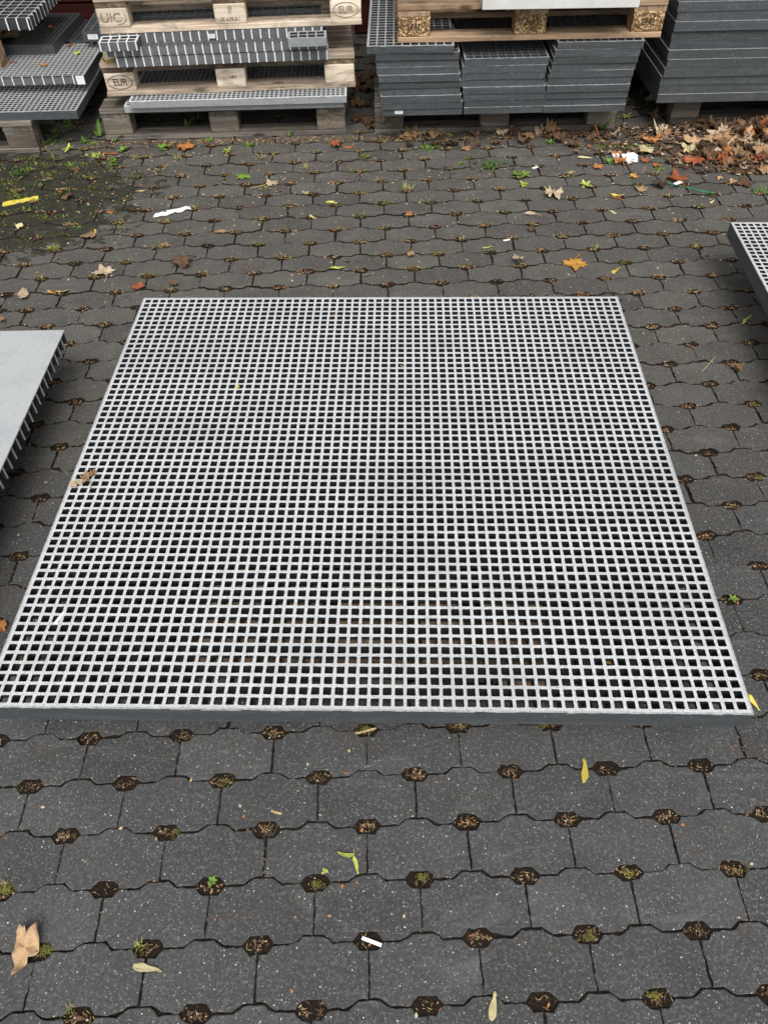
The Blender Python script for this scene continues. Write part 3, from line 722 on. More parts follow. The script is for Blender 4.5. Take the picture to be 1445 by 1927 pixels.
# ------------------------------------------------------------ leaves
def leaf_mesh(kind, seed, curl=.25, crumple=.25):
    """outline in unit size (about 1 across), two rings and a centre, bent into a dry leaf; thin solid with a stalk"""
    r = random.Random(seed)
    if kind == 'maple':
        pts = [(0,-.42),(.10,-.34),(.30,-.40),(.24,-.24),(.50,-.16),(.42,-.04),(.56,.12),(.34,.10),(.36,.24),(.20,.20),(.14,.34),(.10,.42),(0,.62)]
    elif kind == 'oval':
        pts = [(0,-.5),(.10,-.42),(.20,-.25),(.25,0),(.22,.22),(.12,.40),(0,.5)]
    elif kind == 'scrap':
        pts = [(0,-.35),(.22,-.30),(.18,-.12),(.38,-.05),(.26,.12),(.30,.30),(.08,.24),(0,.40)]
    elif kind == 'torn':
        pts = [((x-160)/240, (690-y)/240) for x, y in ((110,595),(150,590),(158,628),(195,570),(222,640),(228,700),(200,740),(165,772),(140,812),(112,760),(100,690),(92,640))][::-1]
    else:  # samara wing, strip
        pts = [(0,-.5),(.05,-.46),(.06,-.3),(.09,-.05),(.13,.18),(.12,.36),(.06,.48),(0,.5)]
    P = pts+[(-x, y) for x, y in reversed(pts[1:-1])] if kind != 'torn' else pts
    P = [(x*r.uniform(.85, 1.15)+r.gauss(0, .015), y*r.uniform(.92, 1.08)+r.gauss(0, .015)) for x, y in P]
    if kind in ('maple', 'scrap', 'torn'):     # add small teeth
        Q = []
        for i, p in enumerate(P):
            q = P[(i+1) % len(P)]; Q.append(p)
            Q.append(((p[0]+q[0])/2*(1+r.uniform(-.09, .05)), (p[1]+q[1])/2*(1+r.uniform(-.09, .05))))
        P = Q
    n = len(P); V = []; ax = r.uniform(0, math.pi); ca, sa = math.cos(ax), math.sin(ax)
    off = Vector((r.uniform(0, 50), r.uniform(0, 50), 0))
    def zz(x, y):
        u = x*ca+y*sa
        d = math.hypot(x, y)
        return curl*u*u*1.3+crumple*(.34*mnoise.noise(Vector((x*3.1, y*3.1, 0))+off)+.17*mnoise.noise(Vector((x*8, y*8, 0))+off)) - (0.10*abs(x) if kind == 'oval' else 0) + .12*crumple*abs(math.sin(6*math.atan2(y+.4, x)))*d
    bend = r.uniform(-.35, .35) if kind == 'wing' else 0
    rings = (1.0, .78, .52, .26)
    for s in rings:
        for x, y in P:
            xx, yy = x*s, y*s
            V.append((xx+bend*yy*yy, yy, zz(xx, yy)))
    V.append((0, 0, zz(0, 0)))
    F = []
    for k in range(len(rings)-1):
        for i in range(n): j = (i+1) % n; F.append((k*n+i, k*n+j, (k+1)*n+j, (k+1)*n+i))
    b = (len(rings)-1)*n
    for i in range(n): F.append((b+i, b+(i+1) % n, len(V)-1))
    mn = min(v[2] for v in V); V = [(x, y, z-mn) for x, y, z in V]
    if kind in ('maple', 'oval'):    # stalk
        b = len(V); x_, y_, z_ = V[0] if kind == 'oval' else P[0]+(V[0][2],)
        segs = 5; bx = r.uniform(-.3, .3)
        for k in range(segs+1):
            t = k/segs; w = .012
            cx_, cy_, cz_ = x_*(1-t)+bx*t*t, y_-.42*t+.10*(1-t), max(.0, z_*(1-t)+.02)
            V += [(cx_-w, cy_, cz_), (cx_+w, cy_, cz_), (cx_, cy_, cz_+w*1.6)]
        for k in range(segs):
            p = b+k*3
            for q in range(3): F.append((p+q, p+(q+1) % 3, p+3+(q+1) % 3, p+3+q))
    return V, F
LM = {}
def leaf_data(kind, var, color, curl, crumple):
    key = (kind, var, color, round(curl, 1), round(crumple, 1))
    if key not in LM:
        V, F = leaf_mesh(kind, var*7+{'maple': 0, 'oval': 100, 'scrap': 200, 'wing': 300, 'torn': 400}[kind], curl, crumple)
        me = bpy.data.meshes.new('leaf'); me.from_pydata(V, [], F); me.materials.append(MAT[color]); me.update()
        me.polygons.foreach_set('use_smooth', [kind != 'scrap']*len(F))
        LM[key] = me
    return LM[key]
def leaf(p, size, color, label, kind='maple', rz=0, curl=.3, crumple=.4, var=0, tilt=(0, 0), group=None, name=None, cat='leaf'):
    nm = name or {'maple': 'maple_leaf', 'oval': 'oval_leaf', 'scrap': 'leaf_scrap', 'torn': 'maple_leaf', 'wing': 'maple_seed'}[kind]
    o = bpy.data.objects.new(nm, leaf_data(kind, var, color, curl, crumple)); COL.objects.link(o)
    o.location = p; o.scale = (size, size, size); o.rotation_euler = (tilt[0], tilt[1], rz)
    mod = o.modifiers.new('s', 'SOLIDIFY'); mod.thickness = .012; mod.offset = 1
    return tag(o, label, cat if kind != 'wing' else 'seed', group)
Z0 = .0015
LV = [ # px, py, size m, colour, kind, rot deg, curl, crumple, variant, label
(1082,498,.062,'gold','maple',170,.1,.2,1,'golden maple leaf with a stalk alone behind the back right corner of the grating'),
(45,560,.046,'beige','scrap',20,.6,.8,3,'curled pale beige leaf at the left edge, up from the covered grating'),
(262,543,.046,'rust','scrap',60,.3,.6,4,'reddish brown leaf just off the back left corner of the big grating'),
(197,513,.052,'beige','maple',30,.2,.4,5,'pointed greyish beige maple leaf left of the big grating back edge'),
(343,498,.058,'brown','maple',130,.3,.8,6,'crumpled brown maple leaf behind the back left corner of the big grating'),
(415,438,.036,'tan','oval',100,.3,.4,7,'small tan stalked leaf between the torn white paper and the big grating'),
(170,448,.050,'tan','scrap',70,.5,.6,8,'folded tan leaf with its stalk, below the yellow strip'),
(38,428,.032,'cream','scrap',20,.4,.5,9,'small cream leaf scrap near the left edge, below the yellow strip'),
(975,495,.048,'beige','scrap',100,.4,.9,10,'shrivelled beige leaf behind the grating, left of the orange-yellow leaf'),
(1040,368,.060,'beige','maple',200,.3,.8,11,'large crumpled beige maple leaf in front of the right pallet'),
(1272,338,.064,'rust','maple',0,.5,.3,12,'rust red maple leaf with a white chip on it, by the green strap'),
(1240,352,.045,'dark','maple',80,.4,.9,13,'dark shrivelled leaf touching the left end of the green strap'),
(1400,348,.055,'brown','maple',100,.3,.5,14,'brown maple leaf lying alone near the right edge above the small grating'),
(1304,307,.062,'rust','maple',160,.2,.5,15,'rust red maple leaf just above the green strap'),
(1292,284,.055,'cream','maple',60,.4,.7,16,'pale cream maple leaf at the front of the leaf heap'),
(1215,286,.070,'cream','scrap',110,.1,.4,17,'large yellowish scrap beside the white plastic'),
(1222,264,.065,'orange','maple',20,.5,.4,18,'orange maple leaf rising behind the yellowish scrap'),
(1078,276,.055,'brown','scrap',90,.5,.7,19,'brown curled leaf in front of the right pallet end'),
(1112,262,.052,'brown','maple',60,.4,.9,20,'crumpled brown leaf beside the broad-leaved plant'),
(762,262,.066,'tan','maple',120,.3,.3,21,'flat tan maple leaf against the left block of the pallet right of centre'),
(788,254,.05,'beige','maple',10,.6,.8,22,'pale curled leaf leaning by the pallet right of centre'),
(820,256,.055,'tan','maple',80,.6,.6,23,'tan leaf standing under the left pile of narrow gratings'),
(350,281,.058,'orange','maple',180,.2,.4,24,'orange-brown maple leaf in front of the lowest left pallet'),
(632,276,.058,'rust','scrap',80,.5,.6,25,'red-brown curled leaf in front of the right end of the left pallet'),
(654,277,.034,'orange','oval',80,.2,.1,26,'smooth oval orange leaf next to a curled red-brown one'),
(512,346,.042,'beige','maple',40,.1,.4,27,'small star-shaped beige leaf in the upper middle of the paving'),
(457,334,.046,'fresh','maple',150,.3,.4,28,'fresh green lobed leaf in the upper left of the paving'),
(876,281,.038,'tan','maple',120,.4,.4,29,'small tan leaf in front of the middle block of the right pallet'),
(770,404,.030,'orange','scrap',70,.3,.5,30,'small orange scrap in a joint above the middle of the grating'),
(773,482,.032,'tan','scrap',30,.3,.6,31,'small tan scrap close behind the middle of the grating'),
(1000,434,.034,'brown','scrap',140,.3,.7,32,'small brown crumpled scrap left of a paving hole, above the orange-yellow leaf'),
(998,403,.034,'beige','oval',80,.2,.3,33,'pale pinkish leaf half in the upper right of the paving'),
(4,1181,.034,'orange','scrap',20,.3,.6,34,'orange leaf scrap cut by the left edge beside the big grating'),
(5,602,.030,'tan','oval',40,.3,.5,35,'small tan leaf cut by the left edge above the covered grating'),
(1384,697,.034,'tan','scrap',10,.2,.9,36,'tan crumbled leaf right of the big grating'),
(312,464,.034,'tan','scrap',70,.3,.6,37,'faded tan scrap in a joint left of centre'),
(1275,212,.05,'brown','maple',70,.5,.9,38,'brown leaf under the front of the wide pile'),
(328,537,.034,'brown','scrap',80,.3,.8,39,'thin brown scrap touching the back edge of the big grating, near its left corner'),
(575,365,.030,'straw','scrap',80,.3,.8,40,'straw coloured scrap in a joint, upper middle'),
(208,400,.026,'orange','oval',80,.3,.3,41,'small orange leaf in a joint right of the yellow strip'),
(130,372,.050,'brown','scrap',80,.4,.6,42,'brown curled scrap by the mossy patch'),
(78,238+35,.030,'orange','oval',70,.2,.3,43,'small orange leaf on the mossy patch'),
(205,282+8,.060,'rust','wing',75,.2,.2,44,'long rust coloured leaf strip in front of the gap left of the left stack'),
]
for (px, py, s, c, k, rz, cu, cr, va, lab) in LV:
    leaf(at(px, py, Z0), s*(1.5 if py < 1200 else 1.35), c, lab, k, R(rz), cu, cr, va)
o = leaf(at(54, 1788, .004), .070, 'pale', 'torn tan leaf beside moss at the lower left', 'torn', 0, .45, 1.2, 2); o.scale = (.084, .088, .085)
SV = [
(1101,1450,.040,'yellow',170,1,'single bright yellow winged seed in front of the right half of the big grating'),
(278,1822,.040,'cream',80,2,'pale yellow winged seed at the lower left'),
(928,1893,.034,'cream',165,3,'whitish winged seed at the bottom edge'),
(98,551,.034,'gold',60,4,'golden winged seed pair near the curled beige leaf'),
(118,549,.034,'yellow',100,5,'yellow winged seed joined to a golden one near the left edge'),
(1160,368,.040,'yellow',75,6,'curled yellow winged seed in the upper right of the paving'),
(1158,510,.040,'yellow',130,7,'yellow-green winged seed right of the orange-yellow leaf'),
(917,466,.034,'lime',105,8,'lime green winged seed behind the grating, right of the middle'),
(635,505,.042,'lime',95,9,'lime green curved winged seed close behind the middle of the grating'),
(695,518,.030,'straw',110,10,'pale straw winged seed close behind the grating'),
(625,381,.038,'lime',80,11,'lime winged seed over a joint in the upper middle'),
(590,410,.034,'cream',40,12,'cream winged seed left of the upper middle'),
(1153,400,.028,'cream',20,13,'tiny cream seed in the upper right of the paving'),
(1160,412-38,.04,'orange',60,14,'orange curled strip beside the yellow winged seed'),
(180,437,.030,'yellow',10,15,'small yellow-green tip standing at the folded tan leaf'),
(1155,570-170,.02,'straw',60,16,'short straw piece in the upper right of the paving'),
(265,350+10,.036,'straw',95,17,'straw strip between the yellow strip and the torn white paper'),
(1340,380,.030,'cream',140,18,'cream winged seed above the right grating'),
(1165,300,.05,'cream',105,19,'large pale winged seed in front of the leafy plant'),
(1100,297,.05,'cream',75,20,'pale yellow curled strip in the litter left of the white plastic'),
]
for (px, py, s, c, rz, va, lab) in SV:
    leaf(at(px, py, Z0), s*1.4, c, lab, 'wing', R(rz), .2, .25, va)
# the twin seed in the foreground and the long-stalked one at the right: one thing, two wings
def twin(px, py, lab, s=.036, c='lime', a=(10, 105), rz=0):
    t = thing('maple_seed', lab, 'seed', at(px, py, Z0), R(rz))
    for q, aa in enumerate(a):
        w = bpy.data.objects.new('wing', leaf_data('wing', 30+q, c, .2, .2)); COL.objects.link(w); w.parent = t
        w.scale = (s, s, s); w.rotation_euler = (0, 0, R(aa)); d = Vector((-math.sin(R(aa)), math.cos(R(aa)), 0))*s*.48
        w.location = -d*1.0
        md = w.modifiers.new('s', 'SOLIDIFY'); md.thickness = .012
    V, F = [], []; box(V, F, -.0008, .0008, 0, .013, .0005, .002); mobj('stalk', V, F, MAT['straw'], t)
twin(666, 1612, 'pale lime twin winged seed with a stalk, in the lower middle', .036, 'lime', (15, -100))
twin(1402, 603, 'lime twin winged seed with a long stalk right of the big grating', .040, 'lime', (115, -60), 20)
leaf(at(1416, 1322, .03), .040, 'yellow', 'ragged yellow leaf strip by the front right corner of the big grating', 'wing', R(35), .1, .5, 21, (R(30), 0), name='leaf_strip')
# on the gratings
ZT = .196
t = thing('dead_leaf', 'shredded tan dead leaf caught on the left side of the big grating', 'leaf', at(160, 905, ZT), 0)
for q, (dx, dy, s, c, k, rz) in enumerate(((-.018, -.014, .05, 'beige', 'scrap', 100), (.004, .003, .05, 'tan', 'scrap', 30), (.016, .022, .040, 'tan', 'scrap', 0), (.02, -.018, .026, 'beige', 'wing', 10))):
    w = bpy.data.objects.new('leaf_piece', leaf_data(k, 50+q, c, .5, .8)); COL.objects.link(w); w.parent = t
    w.location = (dx, dy, 0); w.scale = (s*.75, s, s); w.rotation_euler = (0, 0, R(rz)); md = w.modifiers.new('s', 'SOLIDIFY'); md.thickness = .012
leaf(at(448, 728, ZT), .017, 'yellow', 'tiny yellow leaf on the back left of the big grating', 'oval', R(170), .1, .2, 61)
leaf(at(628, 592, ZT), .016, 'orange', 'tiny orange leaf near the back edge of the big grating', 'oval', R(110), .2, .2, 62)
leaf(at(1143, 1246, .158), .017, 'gold', 'tiny golden leaf sunk in a cell at the front right of the big grating', 'oval', R(60), .1, .2, 63)
leaf(at(757, 690, ZT), .018, 'straw', 'straw bit near the middle back of the big grating', 'wing', R(30), .1, .2, 64)
for (px, py, z, s, c, k, rz, lab) in ((97, 52, ZC+.0455, .045, 'orange', 'oval', 40, 'small orange leaf on the dirty dark grating at the top left'),
        (133, 86, ZB+.040, .05, 'rust', 'wing', 150, 'thin orange leaf standing against the dark grating at the top left'),
        (147, 101, ZB+.0385, .05, 'lime', 'scrap', 40, 'green and orange leaf on the upper light grating at the top left'),
        (24, 117, ZB+.0385, .035, 'rust', 'oval', 80, 'rust leaf at the left end of the upper light grating'),
        (83, 124, ZB+.0385, .045, 'orange', 'scrap', 30, 'small orange leaf in the middle of the upper light grating'),
        (737, 72, PH+10*LP+.0003, .022, 'orange', 'oval', 20, 'tiny orange leaf on the long grating left of the upper chipboard pallet')):
    leaf(at(px, py, z), s, c, lab, k, R(rz), .3, .4, int(px) % 20)

# leaf heap at the right and leaves blown under the pallets
rl = random.Random(77)
cols = ['brown']*9+['tan']*7+['orange']*3+['rust']*2+['dark']*5+['pale']*4+['beige']*2
GH = 'dry maple leaves heaped before the wide pile at the right'
cnt = 0; heap = []; blown = {}
while cnt < 112:
    px = rl.triangular(1235, 1520, 1430); py = rl.triangular(222, 338, 262)
    if px < 1290 and py > 292: continue
    if (px-1235)*.45+228 < py-75: continue
    p = at(px, py, 0)
    if p.y > 3.95 and p.x > 1.40: p.y = 3.93-rl.random()*.05
    hgt = max(0, min(1, (px-1270)/170))*max(0, 1-abs(py-262)/60)*.042
    p.z = Z0+rl.uniform(0, 1)*hgt
    k = 'maple' if rl.random() < .72 else 'scrap'
    c = rl.choice(cols); s = rl.uniform(.055, .105)
    o = leaf(p, s, c, '%s %s' % ({'dark': 'nearly black', 'rust': 'rust red'}.get(c, c), 'curled maple leaf' if k == 'maple' else 'torn leaf'), k, rl.uniform(0, 6.28), rl.choice((.2, .5, .8)), rl.choice((.4, .8, 1.1)), rl.randrange(14),
         (rl.gauss(0, .35 if hgt > .01 else .12), rl.gauss(0, .35 if hgt > .01 else .12)), GH)
    heap.append((px, o)); cnt += 1
ONES = 'first second third fourth fifth sixth seventh eighth ninth tenth eleventh twelfth thirteenth fourteenth fifteenth sixteenth seventeenth eighteenth nineteenth'.split()
def nth(n): return ONES[n-1] if n < 20 else (('twentieth', 'thirtieth', 'fortieth')[n//10-2] if n % 10 == 0 else ('twenty', 'thirty', 'forty')[n//10-2]+'-'+ONES[n % 10-1])
def name_in_order(items, where):
    seen = {}
    for _, o in sorted(items, key=lambda q: q[0]):
        k_ = o['label']; seen[k_] = seen.get(k_, 0)+1; o['label'] = '%s, %s such from the left %s' % (k_, nth(seen[k_]), where)
name_in_order(heap, 'in the leaf heap')
scat = []
while len(scat) < 34:
    px, py = rl.uniform(1060, 1440), rl.triangular(232, 365, 300)
    if py > 335 and px < 1200: continue
    k = 'maple' if rl.random() < .35 else 'scrap'; c = rl.choice(['brown', 'tan', 'orange', 'orange', 'rust', 'pale', 'cream', 'dark', 'gold'])
    o = leaf(at(px, py, Z0), rl.uniform(.028, .065), c, '%s %s' % ({'dark': 'nearly black', 'rust': 'rust red'}.get(c, c), 'maple leaf' if k == 'maple' else 'leaf scrap'), k, rl.uniform(0, 6.28), rl.choice((.3, .6)), rl.choice((.4, .8)), rl.randrange(14), (0, 0), 'leaves scattered before the heap at the right')
    scat.append((px, o))
name_in_order(scat, 'strewn before the leaf heap')
GU = 'dead leaves blown in under the pallets and into the gap between the stacks'
for k in range(60):
    q = rl.random()
    if q < .45: x, y = rl.uniform(.10, 1.2), rl.uniform(3.76, 3.92)
    elif q < .75: x, y = rl.uniform(-.12, .0), rl.uniform(3.9, 4.7)
    elif q < .88: x, y = rl.uniform(1.19, 1.44), rl.uniform(3.75, 4.5)
    else: x, y = rl.uniform(.2, 1.1), rl.uniform(4.1, 4.3)
    cu_ = rl.choice(('brown', 'tan', 'dark', 'brown', 'beige', 'dark') if x > 0 else ('brown', 'brown', 'dark'))
    zone = 'under the three low piles' if .05 < x < 1.19 else ('in the gap between the stacks' if x < .05 else 'in the gap before the tall pile')
    o = leaf(Vector((x, y, Z0 if not .0 < y-4.06 < .5 or x < 0 or x > 1.19 else .024)), rl.uniform(.05, .09), cu_, '%s dead leaf' % cu_,
         'maple' if rl.random() < .6 else 'scrap', rl.uniform(0, 6.28), rl.choice((.5, .8)), rl.choice((.8, 1.1)), rl.randrange(14), (rl.gauss(0, .2), rl.gauss(0, .2)), GU)
    blown.setdefault(zone, []).append((x, o))
for z_, it in blown.items(): name_in_order(it, z_)

# ------------------------------------------------------------ litter
def strip(name, p, pts, w, mat, label, cat, th=.0006):
    "flat thin ribbon along world-offset points (x, y, z)"
    V, F = [], []; n = len(pts)
    for i, q in enumerate(pts):
        a = Vector(pts[max(0, i-1)]); b = Vector(pts[min(n-1, i+1)]); d = (b-a); nn = Vector((-d.y, d.x, 0)).normalized()*(w[i] if isinstance(w, (list, tuple)) else w)/2
        for s in (1, -1):
            for z in (0, th): V.append((q[0]+nn.x*s, q[1]+nn.y*s, q[2]+z))
    for i in range(n-1):
        k = i*4; F += [(k, k+4, k+6, k+2), (k+1, k+3, k+7, k+5), (k, k+1, k+5, k+4), (k+2, k+6, k+7, k+3)]
    F += [(0, 2, 3, 1), (n*4-4, n*4-3, n*4-1, n*4-2)]
    o = mobj(name, V, F, MAT[mat], loc=p); return tag(o, label, cat)
def px_strip(name, a, b, w, mat, label, cat, wob=.003, lift=.004, n=9, z=Z0, seed=1):
    r = random.Random(seed); A_, B_ = at(*a, z), at(*b, z); mid = (A_+B_)/2; pts = []; ws = []
    for k in range(n+1):
        t = k/n; q = A_.lerp(B_, t)-mid
        pts.append((q.x+r.gauss(0, wob), q.y+r.gauss(0, wob), abs(r.gauss(0, lift)))); ws.append(w*r.uniform(.75, 1.15))
    return strip(name, mid, pts, ws, mat, label, cat)
px_strip('tape_strip', (5, 385), (73, 372), .042, 'yellow', 'bright yellow plastic strip lying near the left edge', 'strip', .001, .0015)
px_strip('torn_paper', (290, 407), (358, 392), .034, 'paper', 'torn white piece of paper on the upper left of the paving', 'paper', .003, .004, 12, seed=4)
px_strip('white_stick', (681, 1765), (718, 1779), .0062, 'paper', 'short white stick lying in a paving hole at the lower middle', 'stick', 0, 0, 3, z=.001)
px_strip('curved_strip', (104, 1174), (121, 1152), .0062, 'paper', 'small white curved strip on the front left of the big grating', 'strip', .0003, .0003, 6, ZT)
px_strip('green_strap', (1255, 345), (1342, 364), .0085, 'strap_green', 'green packing strap piece by the rust red leaves at the right', 'strap', .0008, .002, 10)
px_strip('white_chip', (1268, 347), (1281, 342), .018, 'paper', 'white angular chip on the rust red leaf by the green strap', 'chip', .001, .001, 2, .022)
px_strip('white_chip', (1001, 317), (1011, 314), .014, 'paper', 'small white chip on the paving before the right pallet end', 'chip', .001, .001, 2)
px_strip('white_chip', (946, 453), (960, 451), .010, 'paper', 'thin white shaving near the right end behind the grating', 'chip', .001, .001, 3)
px_strip('leaf_stalk', (470, 355), (505, 347), .004, 'straw', 'straw stalk left of the star-shaped beige leaf', 'stalk', .001, .002, 4)
px_strip('leaf_stalk', (1345, 697-25), (1320, 700), .003, 'straw', 'thin yellow stalk right of the big grating', 'stalk', .0005, .001, 4)
px_strip('wood_splinter', (510, 1526), (530, 1532), .004, 'straw', 'short wood splinter on the paving in front of the grating', 'splinter', .0004, .0003, 3)
px_strip('wood_splinter', (668, 1381), (708, 1371), .0045, 'straw', 'pale splinter peeping out under the front edge of the grating', 'splinter', .0004, .001, 4)
# crumpled white plastic
V, F = [], []; rr = random.Random(8); nu, nv = 14, 8
for j in range(nv+1):
    for i in range(nu):
        th_, ph = 2*math.pi*i/nu, math.pi*j/nv
        d = Vector((math.sin(ph)*math.cos(th_), math.sin(ph)*math.sin(th_), math.cos(ph)))
        rad = 1+.55*mnoise.noise(d*2.6+Vector((3, 1, 2)))+.25*mnoise.noise(d*6)
        V.append((d.x*.036*rad, d.y*.026*rad, max(0, .016+d.z*.022*rad)))
for j in range(nv):
    for i in range(nu): F.append((j*nu+i, (j+1)*nu+i, (j+1)*nu+(i+1) % nu, j*nu+(i+1) % nu))
tag(mobj('crumpled_plastic', V, F, MAT['paper'], loc=at(1182, 304, .001)), 'crumpled white plastic scrap at the front of the leaf heap', 'scrap')
tag(mobj('crumpled_plastic', [Vector(v)*.45 for v in V], F, MAT['paper'], loc=at(1157, 296, .001)), 'small crumpled white scrap left of the larger one', 'scrap')
# yellow strap under the sawn gratings
V, F = [], []
t = thing('yellow_strap', 'yellow strap end looping out at the left corner of the second left pallet', 'strap', (-1.213, 3.93, zg+.0005))
strip('strap_loop', (0, 0, 0), [(.05, .02, .001), (.012, -.002, .001), (-.010, -.02, .004), (-.016, -.028, .02), (-.006, -.02, .045), (.02, .0, .056), (.045, .012, .058)], .022, 'yellow', None, None, .001).parent = t
strip('strap_tail', (0, 0, 0), [(.10, .0, .0005), (.07, -.035, .0005), (.085, -.062, .0015)], .016, 'yellow', None, None, .001).parent = t

# ------------------------------------------------------------ weeds
def blade(V, F, MI, x, y, a, L, w, rise, droop, mi=0, z0=0, curlw=.15):
    b = len(V); n = 5
    for k in range(n+1):
        t = k/n; rr_ = L*t*math.cos(rise*(1-t*.5)); z = z0+L*(math.sin(rise)*t-droop*t*t)
        ww = w*math.sin(math.pi*min(1, .12+t*.88))**.8*(1 if k < n else .15)
        cx_, cy_ = x+math.cos(a)*rr_, y+math.sin(a)*rr_
        V.append((cx_-math.sin(a)*ww, cy_+math.cos(a)*ww, max(.0005, z+ww*curlw*2))); V.append((cx_, cy_, max(.0002, z))); V.append((cx_+math.sin(a)*ww, cy_-math.cos(a)*ww, max(.0005, z+ww*curlw*2)))
    for k in range(n):
        p = b+k*3; F.append((p, p+1, p+4, p+3)); F.append((p+1, p+2, p+5, p+4)); MI += [mi, mi]
def weed(px, py, size, label, kind='rosette', col='green', seed=0, z=Z0-.001, group=None, n=None):
    r = random.Random(seed+11); V, F, MI = [], [], []
    p = at(px, py, z)
    if kind == 'rosette':
        n = n or 9
        for k in range(n): blade(V, F, MI, 0, 0, k*2.4+r.uniform(-.3, .3), size*r.uniform(.6, 1.05), size*.17, r.uniform(.3, 1.1), r.uniform(.1, .5))
    elif kind == 'stem':
        ns = n or 3
        for s in range(ns):
            sx, sy = r.gauss(0, size*.28), r.gauss(0, size*.2); h = size*r.uniform(.5, 1.1); tx, ty = r.gauss(0, .25), r.gauss(0, .25)
            b = len(V); w = .0011
            for zz_ in (0, h):
                for (ax_, ay_) in ((-w, 0), (w*.6, w), (w*.6, -w)): V.append((sx+ax_+tx*zz_, sy+ay_+ty*zz_, zz_))
            for q in range(3): F.append((b+q, b+(q+1) % 3, b+3+(q+1) % 3, b+3+q)); MI.append(0)
            lv = 4
            for q in range(lv):
                t_ = (q+1)/lv; zz_ = h*t_
                for d in (0, math.pi): blade(V, F, MI, sx+tx*zz_, sy+ty*zz_, q*1.57+d+r.uniform(-.4, .4), size*.42*r.uniform(.7, 1.1)*(1.1-.4*t_), size*.10, .5, .35, 0, zz_)
    elif kind == 'broad':
        for k, (a_, L_) in enumerate(((.5, 1.2), (1.75, 1.0), (2.7, .55), (4.2, .35))): blade(V, F, MI, 0, 0, a_, size*L_, size*.13, 1.15 if k < 2 else .8, .12)
    elif kind == 'grass':
        for k in range(n or 16): blade(V, F, MI, r.gauss(0, size*.22), r.gauss(0, size*.12), r.uniform(0, 6.28), size*r.uniform(.4, 1), size*.025, r.uniform(.7, 1.4), r.uniform(0, .4), r.choice((0, 1)))
    elif kind == 'clump':
        for k in range(n or 40): blade(V, F, MI, r.gauss(0, size*.45), r.gauss(0, size*.3), r.uniform(0, 6.28), size*.30*r.uniform(.6, 1.2), size*.055, r.uniform(.3, 1.0), .3, 0)
    o = mobj('weed', V, F, [MAT[col], MAT['straw']], mi=MI, loc=p, smooth=True)
    md = o.modifiers.new('s', 'SOLIDIFY'); md.thickness = .0004
    return tag(o, label, 'weed', group)
